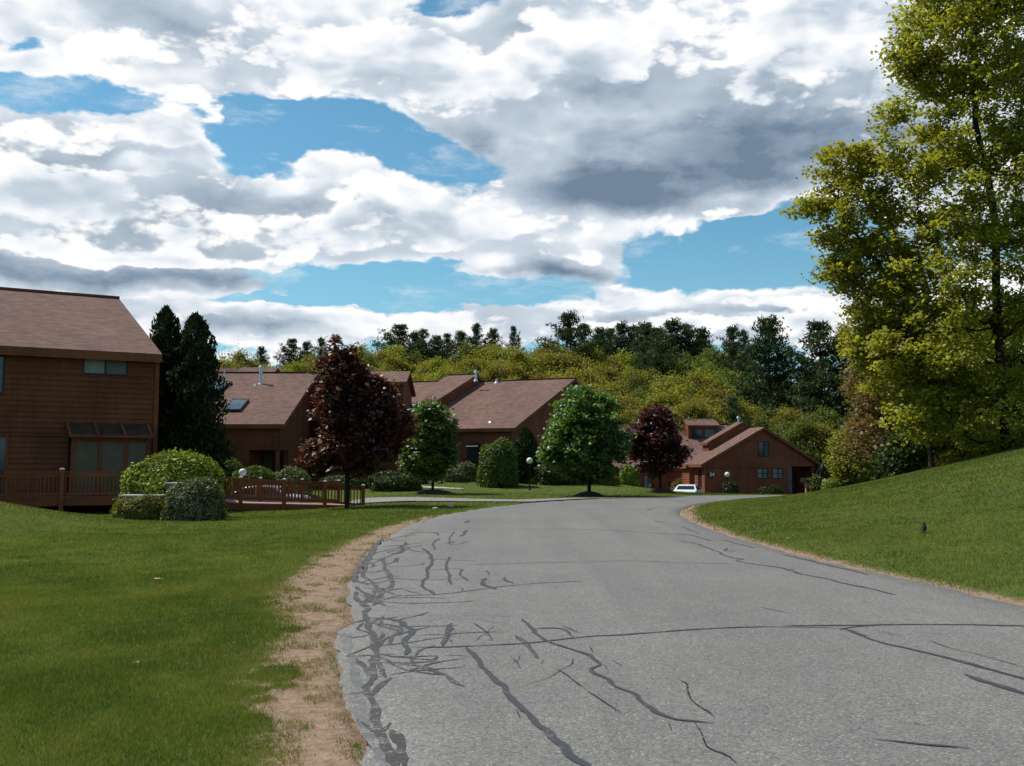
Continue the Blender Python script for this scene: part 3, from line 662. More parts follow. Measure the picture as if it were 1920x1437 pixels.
def pipe(parent, x, y, z0, z1, r=.12, name='flue', cap=True):
    b = MB(); b.tube([(x, y, z0), (x, y, z1)], r, 12)
    if cap: b.tube([(x, y, z1 + .06), (x, y, z1 + .1)], r * 1.7, 12); b.tube([(x, y, z1 + .1), (x, y, z1 + .26)], [r * 1.5, r * .7], 12); b.tube([(x, y, z1), (x, y, z1 + .06)], r * .8, 8)
    b.tube([(x, y, z0), (x, y, z0 + .16)], [r * 1.9, r * 1.05], 12)
    return b.build(name, M['metal'], parent, smooth=False)
def skylight(parent, c, ux, uy, w, h, name='skylight'):
    """c centre on the roof, ux across, uy up the slope"""
    ux, uy = Vector(ux).normalized(), Vector(uy).normalized(); n_ = ux.cross(uy); c = Vector(c)
    def q(s, t, o): return c + ux * s + uy * t + n_ * o
    f = MB(); t_ = .07
    for (s0, s1, t0, t1) in ((-w/2, w/2, -h/2, -h/2 + t_), (-w/2, w/2, h/2 - t_, h/2), (-w/2, -w/2 + t_, -h/2 + t_, h/2 - t_), (w/2 - t_, w/2, -h/2 + t_, h/2 - t_)):
        f.hexa([q(s0, t0, 0), q(s1, t0, 0), q(s1, t1, 0), q(s0, t1, 0), q(s0, t0, .18), q(s1, t0, .18), q(s1, t1, .18), q(s0, t1, .18)])
    o = f.build(name, M['frame'], parent)
    p = MB(); w -= 2 * t_; h -= 2 * t_
    p.hexa([q(-w/2, -h/2, .1), q(w/2, -h/2, .1), q(w/2, h/2, .1), q(-w/2, h/2, .1), q(-w/2, -h/2, .155), q(w/2, -h/2, .155), q(w/2, h/2, .155), q(-w/2, h/2, .155)])
    p.build('pane', M['skylight'], o); return o
def to_local(root, p):
    m = Matrix.Translation(root.location) @ Matrix.Rotation(root.rotation_euler[2], 4, 'Z'); return m.inverted() @ Vector(p)
def on_slope(root, px, py, z0, s, y0=0.0, axis_=1):
    """local point where the line of sight meets the roof plane z = z0 + s * (coord - y0)"""
    o = to_local(root, (0, 0, CAMZ)); d = to_local(root, Vector((0, 0, CAMZ)) + ray(px, py)) - o
    t = (z0 + s * (o[axis_] - y0) - o.z) / (d.z - s * d[axis_]); return o + d * t

# ------------------------------------------------------------------ house with the deck, at the left
h1 = empty('house', (-14.06, 40, -.2), R(31), 'two-storey brown clapboard house with a wooden deck along its shaded front', 'house')
Zb = -.3; EV = 6.05; RD = 9.7; SL = 9.5
fa, fb = (-11, 0), (0, 0); L1 = 11.0
ops = [(L1 - 2.75, L1 - 1.12, 5.22, 5.86), (L1 - 7.2, L1 - 5.2, .62, 2.85), (L1 - 6.8, L1 - 5.42, 4.35, 5.8), (L1 - 3.15, L1 - .35, .62, 2.95)]
wall(h1, fa, fb, Zb, EV, ops)
window(h1, fa, fb, *ops[0], panes=2, pane_mats=[M['blind'], M['blindb'] and simple('dim_blind', (.11, .125, .115), .5, .12, 2)], fr=.05)
window(h1, fa, fb, *ops[1], panes=2, fr=.09, name='sliding_door', fm=M['trim']); window(h1, fa, fb, *ops[2], panes=2, fr=.06)
wall(h1, (0, 0), (0, 19), Zb, [(0, EV), (SL, RD - .15), (19, EV)]); wall(h1, (0, 19), (-11, 19), Zb, EV); wall(h1, (-11, 19), (-11, 0), Zb, [(0, EV), (9.5, RD - .15), (19, EV)])
post(h1, -.02, -.02, Zb, EV - .05, .16)
roof_slab(h1, (-11.6, -.45, EV + .02), (.08, -.45, EV + .02), (.08, SL, RD), (-11.6, SL, RD), .3)
roof_slab(h1, (.08, 19.45, EV + .02), (-11.6, 19.45, EV + .02), (-11.6, SL + .01, RD), (.08, SL + .01, RD), .3)
b = MB(); b.box(-11.6, .09, SL - .2, SL + .2, RD - .02, RD + .09); b.build('ridge_vent', M['trim'], h1)
# projecting bay with glass roof
bx0, bx1, by = -3.15, -.35, -.75
by_o = by
w_ = MB(); w_.box(bx0, bx1, by_o, 0, .45, .72); w_.box(bx0, bx1, by_o, by_o + .1, 2.62, 2.85)
for x in (bx0, bx0 + .93, bx0 + 1.87, bx1 - .14): w_.box(x, x + .14, by_o, by_o + .12, .72, 2.62)
bay = w_.build('bay_window', M['trim'], h1)
for i in range(3):
    p_ = MB(); x = bx0 + .14 + i * .935; p_.box(x, x + .80, by_o + .04, by_o + .07, .72, 2.62); p_.build('pane', M['blindb'], bay)
p_ = MB(); p_.box(bx0 + .02, bx0 + .05, by_o + .12, 0, .72, 2.62); p_.build('pane', M['glass'], bay)
w_ = MB()
for i in range(4):
    x = bx0 - .1 + i * (bx1 - bx0 + .1) / 3.0; w_.bar((x, .0, 3.42), (x, by_o - .35, 2.86), .08, .09)
w_.box(bx0 - .14, bx1 + .04, by_o - .42, by_o - .30, 2.78, 2.88)
g_ = w_.build('glazed_canopy', M['trim'], h1)
p_ = MB(); p_.hexa([(bx0 - .08, by_o - .3, 2.83), (bx1, by_o - .3, 2.83), (bx1, -.0, 3.34), (bx0 - .08, 0, 3.34), (bx0 - .08, by_o - .3, 2.85), (bx1, by_o - .3, 2.85), (bx1, 0, 3.37), (bx0 - .08, 0, 3.37)]); p_.build('pane', simple('smoked_panel', (.05, .036, .022), .6, .3, 3), g_)

def railing(root, a, b, za, zb, h=.9, n_post=(0, 1), cap=True, gap=.13, mat_=None):
    """rails and balusters between two plan points"""
    a, b = Vector((*a, za)), Vector((*b, zb)); d = b - a; L = math.hypot(d.x, d.y); m_ = MB()
    up = Vector((0, 0, 1)); m_.bar(a + up * (h - .02), b + up * (h - .02), .13, .04); m_.bar(a + up * (h - .12), b + up * (h - .12), .045, .09); m_.bar(a + up * .14, b + up * .14, .045, .09)
    k = int(L / gap)
    for i in range(k):
        q = a + d * ((i + .5) / k); m_.bar(q + up * .09, q + up * (h - .08) + Vector((1e-4, 0, 0)), .04, .04)
    return m_.build('railing', M['deck'], root)
def rpost(root, x, y, z0, z1, s=.13):
    m_ = MB(); m_.box(x - s / 2, x + s / 2, y - s / 2, y + s / 2, z0, z1)
    o = m_.build('post', M['deck'], root)
    c = MB(); c.hexa([(x - s*.6, y - s*.6, z1), (x + s*.6, y - s*.6, z1), (x + s*.6, y + s*.6, z1), (x - s*.6, y + s*.6, z1), (x - s*.3, y - s*.3, z1 + .05), (x + s*.3, y - s*.3, z1 + .05), (x + s*.3, y + s*.3, z1 + .05), (x - s*.3, y + s*.3, z1 + .05)])
    c.build('post_cap', M['straw'], o)

dk = empty('deck', (-14.06, 40, -.2), R(31), 'brown wooden deck with slatted railing along the two-storey house', 'deck')
DF = .61; DY = -3.1
m_ = MB()
for i in range(21): m_.box(-10.5, 1.2, DY + i * .148, DY + i * .148 + .138, DF - .04, DF)
m_.build('deck_floor', M['deck'], dk)
m_ = MB(); m_.box(-10.5, 1.2, DY - .05, DY - .004, DF - .27, DF - .045); m_.box(-10.5, 1.2, DY + .8, DY + .85, DF - .27, DF - .045); m_.box(1.2, 1.24, DY - .05, -.05, DF - .27, DF - .045); m_.build('joist', M['deck'], dk)
xsn = [-9.6, -6.9, -3.75, -.6, 1.15]
for i, x in enumerate(xsn):
    rpost(dk, x, DY - .12, -.2, DF + 1.0, .14)
    if i: railing(dk, (xsn[i - 1] + .07, DY - .02), (x - .07, DY - .02), DF, DF, .92)

# ramp: starts near the deck and comes down to the driveway
def ramp_line(px, Yv, z): k = (px - CX) / F; return (k * Yv, Yv, z)
rp = empty('ramp', (0, 0, 0), 0, 'brown wooden ramp with slatted railings in front of the parked silver car', 'ramp')
fr_pts = [(345, 38.6, .36), (455, 39.3, .10), (536, 40.0, .04), (612, 40.7, -.02), (683, 41.4, -.09)]
FP = [Vector(ramp_line(*q)) for q in fr_pts]; off = Vector((0, 1.35, 0))
fl = MB(); fas = MB()
for a, b_ in zip(FP[:-1], FP[1:]):
    n_ = int((b_ - a).length / .15)
    for i in range(n_):
        q0 = a + (b_ - a) * (i / n_); q1 = a + (b_ - a) * ((i + .92) / n_)
        lo = Vector((0, 0, -.04)); fl.hexa([q0 + lo, q1 + lo, q1 + lo + off, q0 + lo + off, q0, q1, q1 + off, q0 + off])
    for o_ in (Vector((0, -.03, -.15)), off + Vector((0, .03, -.15))): fas.bar(a + o_, b_ + o_, .04, .2)
fl.build('ramp_floor', simple('worn_ramp_boards', (.42, .25, .18), .85, .15, 3), rp); fas.build('joist', M['deck'], rp)
RH = [.95, .94, .91, .88, .78]
for i, q in enumerate(FP):
    rpost(rp, q.x, q.y - .08, -.42 if i < 4 else -.25, q.z + RH[i] + .04, .13)
    if i:
        p_ = FP[i - 1]; hh = min(RH[i], RH[i - 1]); railing(rp, (p_.x + .06, p_.y), (q.x - .06, q.y), p_.z + RH[i - 1] - .9, q.z + RH[i] - .9, .9)
BPX = [(345, .36), (490, .07), (568, .01), (636, -.05), (700, -.1)]
bprev = None
for i, (px, z) in enumerate(BPX):
    t_ = np.interp(px, [345, 455, 536, 612, 683, 720], [0, 1, 2, 3, 4, 4.4]); k_ = int(min(3, t_)); f_ = t_ - k_
    q = FP[k_] + (FP[k_ + 1] - FP[k_]) * f_; Yb = q.y + 1.35; x = (px - CX) / F * Yb
    if i == 4: break
    rpost(rp, x, Yb + .08, -.35, z + .95, .12)
    if bprev: railing(rp, (bprev[0] + .06, bprev[1]), (x - .06, Yb), bprev[2], z, .88)
    bprev = (x, Yb, z)

# ------------------------------------------------------------------ long house behind the crimson maple
h2 = empty('house', (-13.77, 60, 0), 0, 'low brown house with long skylit roof and corner porch behind the parked silver car', 'house')
EZ, SP = 3.72, .383
W2 = 12.5
wall(h2, (-W2, 0), (-1.75, 0), -.7, EZ, [(8.6, 9.6, 1.15, 2.5), (6.2, 7.2, 1.15, 2.5)]); wall(h2, (-1.75, 0), (0, 0), 2.42, EZ, name='wall')
for u in (8.6, 6.2): window(h2, (-W2, 0), (0, 0), u, u + 1.0, 1.15, 2.5, 2, fr=.06)
wall(h2, (-1.75, 0), (-1.75, 2.4), -.7, 2.42); wall(h2, (-1.75, 2.4), (0, 2.4), -.7, 2.42, [(.2, 1.5, .2, 2.3)]); window(h2, (-1.75, 2.4), (0, 2.4), .2, 1.5, .2, 2.3, 2, fr=.07, name='glazed_door', pane_mats=[M['blindb'], M['glass']])
wall(h2, (0, 0), (0, 2.4), 2.42, [(0, EZ), (2.4, EZ + SP * 2.4)]); wall(h2, (0, 2.4), (0, 20), -.7, [(0, EZ + 2.4 * SP), (7.6, EZ + SP * 10 - .1), (17.6, EZ)])
wall(h2, (0, 20), (-W2, 20), -.7, EZ)
post(h2, -.09, .09, -.6, EZ, .2, 'porch_post')
c_ = MB(); c_.box(-1.75, 0, 0, 2.4, 2.43, 2.5); c_.build('porch_ceiling', M['trim'], h2); c_ = MB(); c_.box(-1.75, .3, -.3, 2.4, -.5, .05); c_.build('porch_floor', M['concrete'], h2)
RZ2 = EZ + .18 + SP * 10.35
roof_slab(h2, (-W2 - .3, -.35, EZ + .18), (.35, -.35, EZ + .18), (.35, 10, RZ2), (-W2 - .3, 10, RZ2))
roof_slab(h2, (.35, 20.35, EZ + .18), (-W2 - .3, 20.35, EZ + .18), (-W2 - .3, 10.01, RZ2), (.35, 10.01, RZ2))
b = MB(); b.box(-W2 - .3, .36, 9.85, 10.15, RZ2 - .02, RZ2 + .09); b.build('ridge_cap', M['frame'], h2)
# raised strip of roof with its own little gable
dz = 1.1 * SP; x0, x1 = -5.3, -2.7
roof_slab(h2, (x0, 9.9, RZ2 + .0), (x1, 9.9, RZ2 + .0), (x1, 11.1, RZ2 + dz + .06), (x0, 11.1, RZ2 + dz + .06), .12, 'roof')
roof_slab(h2, (x1, 13.4, RZ2 - .5), (x0, 13.4, RZ2 - .5), (x0, 11.11, RZ2 + dz + .06), (x1, 11.11, RZ2 + dz + .06), .12, 'roof')
wall(h2, (x1 - .05, 9.9), (x1 - .05, 13.3), RZ2 - .6, [(0, RZ2 - .1), (1.2, RZ2 + dz - .1), (3.4, RZ2 - .55)], name='wall')
for (px, py, w_, h_) in ((443, 762.5, 1.05, 2.2), (409, 728, 1.05, 2.2)):
    p_ = on_slope(h2, px, py, EZ + .21, SP, -.35); skylight(h2, p_, (1, 0, 0), (0, 1, SP), w_, h_)
p_ = on_slope(h2, 488.7, 720, EZ + .2, SP, -.35); pipe(h2, p_.x, p_.y, p_.z - .1, p_.z + 1.0, .11)
p_ = on_slope(h2, 480, 722.5, EZ + .2, SP, -.35); pipe(h2, p_.x, p_.y, p_.z - .1, p_.z + .12, .1, 'roof_vent', False)
p_ = on_slope(h2, 420.5, 713.5, EZ + .2, SP, -.35); pipe(h2, p_.x, p_.y, p_.z - .1, p_.z + .75, .04, 'vent_pipe', False)
# two-storey wing to the right, partly behind the maple
tw = (-.2, 8.0)
TX0, TX1 = 1.2, 6.4; TZ = 7.05
wall(h2, (TX0, 8), (TX1, 8), -.5, TZ, [(2.9, 4.1, 4.6, 6.4)], M['siding']); window(h2, (TX0, 8), (TX1, 8), 2.9, 4.1, 4.6, 6.4, 2, fr=.07, pane_mats=[M['glass'], M['blindb']])
wall(h2, (TX1, 8), (TX1, 14), -.5, [(0, TZ), (2.2, 7.9), (6, TZ - .4)]); wall(h2, (TX0, 14), (TX0, 8), -.5, [(0, TZ - .4), (3.8, 7.9), (6, TZ)])
roof_slab(h2, (TX0 - .3, 7.65, TZ), (TX1 + .3, 7.65, TZ), (TX1 + .3, 10.4, TZ + .95), (TX0 - .3, 10.4, TZ + .95), .16)
roof_slab(h2, (TX1 + .3, 14.3, TZ - .4), (TX0 - .3, 14.3, TZ - .4), (TX0 - .3, 10.41, TZ + .95), (TX1 + .3, 10.41, TZ + .95), .16)
wall(h2, (0, 11), (1.2, 11), -.5, 5.5)

# house whose ridge shows above it
h2b = empty('house', (-22.3, 83, .4), R(40), 'brown house whose ridge and gable tip rise behind the long skylit roof', 'house')
wall(h2b, (-1, 0), (7, 0), -.5, 6.6); wall(h2b, (7, 0), (7, 8), -.5, [(0, 6.6), (4, 9.2), (8, 6.6)]); wall(h2b, (-1, 8), (-1, 0), -.5, [(0, 6.6), (4, 9.2), (8, 6.6)]); wall(h2b, (7, 8), (-1, 8), -.5, 6.6)
roof_slab(h2b, (-1.3, -.3, 6.6), (4.2, -.3, 6.6), (4.2, 4, 9.35), (-1.3, 4, 9.35), .2); roof_slab(h2b, (4.2, 8.3, 6.6), (-1.3, 8.3, 6.6), (-1.3, 4.01, 9.35), (4.2, 4.01, 9.35), .2)
pipe(h2b, 5.3, 4.2, 8.0, 9.75, .12)

# ------------------------------------------------------------------ middle house
h3 = empty('house', (0, 68, .4), R(-25), 'brown house with stepped shed roof in the middle between the two small green trees', 'house')
EZ, SP = 3.36, .372; YR = 10.9
wl = (-14.5, 0)
wall(h3, wl, (0, 0), -.5, EZ, [(11.25, 12.15, 1.55, 2.5)], M['siding_red']); wall(h3, (0, 0), (0, 20), -.5, [(0, EZ), (YR, EZ + SP * YR), (20, EZ + .4)], m=M['siding_red']); wall(h3, (0, 20), wl[:1] + (20,), -.5, EZ, m=M['siding_red'])
post(h3, -.02, -.02, -.4, EZ, .16)
wb = MB(); wb.box(-3.22, -2.38, -.42, -.0, 1.42, 1.5); wb.box(-3.22, -2.38, -.42, 0, 2.3, 2.36); wb.hexa([(-3.28, -.48, 2.36), (-2.32, -.48, 2.36), (-2.32, 0, 2.36), (-3.28, 0, 2.36), (-3.1, -.1, 2.62), (-2.5, -.1, 2.62), (-2.5, 0, 2.62), (-3.1, 0, 2.62)])
for x in (-3.2, -2.45): wb.box(x, x + .05, -.4, -.34, 1.5, 2.3)
wo = wb.build('bay_window', simple('dark_green_frame', (.03, .035, .03), .5), h3)
p_ = MB(); p_.box(-3.15, -2.45, -.385, -.36, 1.5, 2.3); p_.box(-3.19, -3.17, -.34, 0, 1.5, 2.3); p_.build('pane', M['glass'], wo)
p_ = MB(); p_.box(-2.86, -2.76, -.34, -.26, 1.5, 2.15); p_.build('curtain', M['blind'], wo)
zt = lambda y: EZ + .2 + SP * (y + .35)
xa = -7.86
roof_slab(h3, (xa - .05, -.35, zt(-.35)), (.35, -.35, zt(-.35)), (.35, YR, zt(YR)), (xa - .05, YR, zt(YR)))
roof_slab(h3, (.35, 20.3, EZ + .5), (xa - .05, 20.3, EZ + .5), (xa - .05, YR + .01, zt(YR)), (.35, YR + .01, zt(YR)))
b = MB(); b.box(xa, .36, YR - .16, YR + .16, zt(YR) - .03, zt(YR) + .07); b.build('ridge_cap', M['frame'], h3)
DZ = .85; YB, YB2 = 10.1, 8.5; xb, xc = -10.35, -14.5
roof_slab(h3, (xb, -.35, zt(-.35) + DZ), (xa + .15, -.35, zt(-.35) + DZ), (xa + .15, YB, zt(YB) + DZ), (xb, YB, zt(YB) + DZ))
roof_slab(h3, (xc - .3, -.35, zt(-.35) + DZ), (xb, -.35, zt(-.35) + DZ), (xb, YB2, zt(YB2) + DZ), (xc - .3, YB2, zt(YB2) + DZ))
roof_slab(h3, (xa + .15, 14.5, zt(YB) - .9), (xb, 14.5, zt(YB) - .9), (xb, YB + .01, zt(YB) + DZ), (xa + .15, YB + .01, zt(YB) + DZ))
roof_slab(h3, (xb, 18, EZ), (xc - .3, 18, EZ), (xc - .3, YB2 + .01, zt(YB2) + DZ), (xb, YB2 + .01, zt(YB2) + DZ))
wall(h3, (xa, 0), (xa, 14.4), 0, [(0, zt(0) + DZ - .25), (YB, zt(YB) + DZ - .25), (14.4, zt(YB) - 1.2)], m=M['siding_red'])
wall(h3, (xc, 0), (xa, 0), EZ - .2, zt(0) + DZ - .25, m=M['siding_red']); wall(h3, (xc, 18), (xc, 0), -.5, [(0, EZ - .2), (9.5, zt(YB2) + DZ - .25), (18, zt(0) + DZ - .3)], m=M['siding_red'])
wall(h3, (xa, 0), (xa, .02), EZ, EZ + .02, m=M['siding_red'])
b = MB(); b.box(xb, xa + .16, YB - .14, YB + .14, zt(YB) + DZ - .03, zt(YB) + DZ + .07); b.box(xc - .3, xb, YB2 - .14, YB2 + .14, zt(YB2) + DZ - .03, zt(YB2) + DZ + .07); b.build('ridge_cap', M['frame'], h3)
p_ = on_slope(h3, 892, 713, zt(-.35) + DZ, SP, -.35); pipe(h3, p_.x, p_.y, p_.z - .1, p_.z + .5, .1)
p_ = on_slope(h3, 931, 718, zt(-.35), SP, -.35); pipe(h3, p_.x, min(p_.y, YR + .1), zt(YR) - .2, zt(YR) + .18, .12, 'roof_vent', False)
p_ = on_slope(h3, 920.5, 792, zt(-.35), SP, -.35); pipe(h3, p_.x, p_.y, p_.z - .08, p_.z + .16, .13, 'roof_vent', False)
p_ = on_slope(h3, 765, 768, zt(-.35) + DZ, SP, -.35); skylight(h3, p_ + Vector((0, 0, .02)), (1, 0, 0), (0, 1, SP), .95, 1.9)

# ------------------------------------------------------------------ far wide house with the tower dormer
h5 = empty('house', (0, 90, -1.6), 0, 'far brown house with a wide roof and windowed box dormer behind the small crimson maple', 'house')
EZ, SP = 2.6, .45; X0, X1 = 7.2, 21
wall(h5, (X0, 0), (X1, 0), -.3, EZ, [(5.1 - .6, 5.6 - .6 + .1, .9, 2.2)], M['siding_red'])
h5w = [(11.75, 12.75, 1.0, 2.2), (9.6, 10.6, 1.0, 2.2)]
window(h5, (X0, 0), (X1, 0), 4.35, 5.3, .9, 2.2, 2, fr=.06, pane_mats=[M['blind'], M['glass']]); window(h5, (X0, 0), (X1, 0), 1.5, 2.7, .9, 2.2, 2, fr=.06)
wall(h5, (X0, 18), (X0, 0), -.3, [(0, EZ), (9, EZ + SP * 9), (18, EZ)], m=M['siding_red']); wall(h5, (X1, 0), (X1, 18), -.3, [(0, EZ), (9, EZ + SP * 9), (18, EZ)], m=M['siding_red'])
z5 = lambda y: EZ + .2 + SP * (y + .3)
roof_slab(h5, (X0 - .3, -.3, z5(-.3)), (X1 + .3, -.3, z5(-.3)), (X1 + .3, 9, z5(9)), (X0 - .3, 9, z5(9)), .2)
roof_slab(h5, (X1 + .3, 18.3, EZ), (X0 - .3, 18.3, EZ), (X0 - .3, 9.01, z5(9)), (X1 + .3, 9.01, z5(9)), .2)
b = MB(); b.box(X0 - .3, X1 + .3, 8.9, 9.1, z5(9) - .02, z5(9) + .08); b.build('ridge_cap', M['frame'], h5)
tx0, tx1, ty = 16.68, 19.4, 5.75
wall(h5, (tx0, ty), (tx1, ty), 4.6, 6.75, [(.25, 1.3, 5.65, 6.5), (1.45, 2.5, 5.65, 6.5)], m=M['siding_red']); wall(h5, (tx1, ty), (tx1, ty + 3), 4.6, [(0, 6.75), (2.6, 7.5), (3, 7.5)], m=M['siding_red']); wall(h5, (tx0, ty + 3), (tx0, ty), 4.6, [(0, 7.5), (.4, 7.5), (3, 6.75)], m=M['siding_red'])
for u in (.25, 1.45): window(h5, (tx0, ty), (tx1, ty), u, u + 1.05, 5.65, 6.5, 1, fr=.06)
roof_slab(h5, (tx0 - .12, ty - .25, 6.8), (tx1 + .2, ty - .25, 6.8), (tx1 + .2, ty + 2.8, 7.62), (tx0 - .12, ty + 2.8, 7.62), .14)
wall(h5, (tx1, ty + 2.8), (tx0, ty + 2.8), 4.6, 7.5, m=M['siding_red'])
p_ = on_slope(h5, 1268, 841, z5(-.3), SP, -.3); skylight(h5, p_, (1, 0, 0), (0, 1, SP), .7, 1.1)

# ------------------------------------------------------------------ gabled house with the number
h4 = empty('house', (15.16, 80, -1.45), R(10), 'red-brown gabled house with number 54 on its corner, past the bend of the road', 'house')
m4 = M['siding_red']; gt = [(0, 3.0), (4.94, 5.75), (9.2, 3.15)]
ops = [(4.33, 5.28, 1.87, 2.71), (5.62, 6.57, 1.87, 2.71), (4.47, 5.45, 3.62, 4.85), (7.3, 9.2, .25, 2.85)]
wall(h4, (0, 0), (9.2, 0), .35, gt, ops, m4)
b = MB(); b.box(.05, 7.28, .0, .25, -.4, .345); b.build('foundation', M['found'], h4)
for o_ in ops[:2]: window(h4, (0, 0), (9.2, 0), *o_, panes=2, fr=.06, hbar=True, pane_mats=[M['blind'], simple('grey_blind', (.14, .16, .16), .4, .15, 2)])
window(h4, (0, 0), (9.2, 0), *ops[2], panes=2, fr=.06, pane_mats=[M['glass'], simple('dim_glass', (.05, .055, .055), .3, .15, 2)])
wall(h4, (7.3, 0), (7.3, 2), .0, 2.85, m=m4); wall(h4, (7.3, 2), (9.2, 2), .0, 2.85, [(.5, 1.4, .3, 2.4)], m=m4)
b = MB(); b.box(7.8, 8.7, 1.93, 1.98, .3, 2.4); b.build('door', simple('dark_red_door', (.07, .018, .012), .5), h4)
b = MB(); b.box(6.95, 7.28, -.04, .02, .3, 2.8); b.build('sidelight', simple('pale_sidelight', (.10, .11, .09), .5, .3, 2), h4)
b = MB(); b.box(6.9, 9.3, -1.2, 2, .05, .25); b.box(7.2, 8.9, -1.6, -1.2, -.15, .1); b.build('porch_step', M['deck'], h4)
post(h4, 9.12, .1, .25, 2.9, .12, 'porch_post'); post(h4, .02, -.01, .3, 3.0, .16)
# left (sunlit) side
wall(h4, (0, 2.5), (0, 0), .35, 3.0, [(1.1, 1.9, 1.2, 2.7)], m4); window(h4, (0, 2.5), (0, 0), 1.1, 1.9, 1.2, 2.7, 1, fr=.06, pane_mats=[M['glass']]); b = MB(); b.box(.0, .2, .05, 2.5, -.4, .345); b.build('foundation', M['found'], h4)
wall(h4, (-.35, 4.2), (-.35, 2.5), .0, 2.95, m=m4); wall(h4, (-.35, 2.5), (0, 2.5), .0, 2.95, m=m4); wall(h4, (4.9, 4.2), (-.35, 4.2), .0, [(0, 5.6), (5.25, 2.9)], m=m4); wall(h4, (4.9, 8), (4.9, 4.2), 0, 5.6, m=m4)
wall(h4, (9.2, 0), (9.2, 8), .0, 3.1, m=m4); wall(h4, (9.2, 8), (4.9, 8), .0, [(0, 3.1), (4.3, 5.7)], m=m4)
s1 = (5.75 - 3.0) / 4.94; s2 = (5.75 - 3.15) / 4.26
r_ = 5.95; zl = lambda x: r_ + (x - 4.94) * s1; zr = lambda x: r_ - (x - 4.94) * s2
roof_slab(h4, (-.4, 2.6, zl(-.4)), (-.4, -.3, zl(-.4)), (4.94, -.3, r_), (4.94, 2.6, r_), .2)
roof_slab(h4, (-.6, 4.4, zl(-.6)), (-.6, 2.61, zl(-.6)), (4.94, 2.61, r_), (4.94, 4.4, r_), .2)
roof_slab(h4, (9.6, -.3, zr(9.6)), (9.6, 8.3, zr(9.6)), (4.95, 8.3, r_), (4.95, -.3, r_), .2)
# raised clerestory strip
xe, xr = 1.35, 4.5; ze, zr_ = 4.75, 6.5
roof_slab(h4, (xe, 4.5, ze), (xe, 2.9, ze), (xr, 2.9, zr_), (xr, 4.5, zr_), .16); roof_slab(h4, (xr + 2.2, 2.9, zr_ - 1.2), (xr + 2.2, 4.5, zr_ - 1.2), (xr + .01, 4.5, zr_), (xr + .01, 2.9, zr_), .16)
wall(h4, (xe + .2, 3.0), (xr + 2, 3.0), 3.4, [(0, ze + .0), (xr - xe - .2, zr_ - .15), (xr - xe + 1.8, zr_ - 1.2)], m=m4); wall(h4, (xe + .2, 4.4), (xe + .2, 3.0), 3.4, ze, m=m4)
pipe(h4, 4.35, 3.6, 6.2, 6.75, .09)
# house number
pl = MB(); 
for cx_ in (.44, .68): pl.tube([(cx_, -.045, 2.2), (cx_, -.10, 2.2)], .2, 16)
hn = pl.build('house_number', M['steel_dark'], h4)
fc = bpy.data.curves.new('digits', 'FONT'); fc.body = '54'; fc.size = .40; fc.extrude = .008; fc.align_x = 'CENTER'; fc.align_y = 'CENTER'; fc.space_character = 1.05; fc.offset = .008
fo = bpy.data.objects.new('digits', fc); col.objects.link(fo); fo.parent = hn; fo.location = (.56, -.115, 2.2); fo.rotation_euler = (R(90), 0, 0); fc.materials.append(M['white'])
bpy.context.view_layer.update(); dme = bpy.data.meshes.new_from_object(fo.evaluated_get(bpy.context.evaluated_depsgraph_get())); dob = bpy.data.objects.new('digits', dme); col.objects.link(dob); dob.parent = hn; dob.location = fo.location; dob.rotation_euler = fo.rotation_euler; bpy.data.objects.remove(fo)

# ------------------------------------------------------------------ plants
def leaves(cent, size, rg, spread=0.0, elong=1.5, up=0.3, droop=0.0):
    """one small folded leaf quad per row of cent; returns verts, faces"""
    n = len(cent); c = cent + (rg.normal(size=(n, 3)) * spread if spread else 0)
    nr_ = rg.normal(size=(n, 3)); nr_[:, 2] = np.abs(nr_[:, 2]) + up * 2; nr_ /= np.linalg.norm(nr_, axis=1)[:, None]
    t = rg.normal(size=(n, 3)); t[:, 2] -= droop; t -= nr_ * (t * nr_).sum(1)[:, None]; t /= np.linalg.norm(t, axis=1)[:, None]
    b = np.cross(nr_, t); s = (size * (.6 + .8 * rg.random(n)))[:, None] if np.ndim(size) == 0 else (size * (.6 + .8 * rg.random(n)))[:, None]
    fold = nr_ * s * .18
    v = np.stack([c - t * s * elong * .5, c + b * s * .5 + fold, c + t * s * elong * .5, c - b * s * .5 + fold], 1).reshape(-1, 3)
    return v, np.arange(4 * n).reshape(-1, 4)
def ell_points(ells, n, rg, shell=.55):
    vol = np.array([e[3] * e[4] * e[5] for e in ells]) ** .75; vol /= vol.sum(); out_ = []
    for e, k in zip(ells, rg.multinomial(n, vol)):
        d = rg.normal(size=(k, 3)); d /= np.linalg.norm(d, axis=1)[:, None]
        r_ = ((rg.random(k) ** (1 / 3.)) * (1 - shell) + shell * (.72 + .3 * rg.random(k))) * (1 + .09 * rg.normal(size=k))
        out_.append(np.array(e[:3]) + d * r_[:, None] * np.array(e[3:6]))
    return np.concatenate(out_)
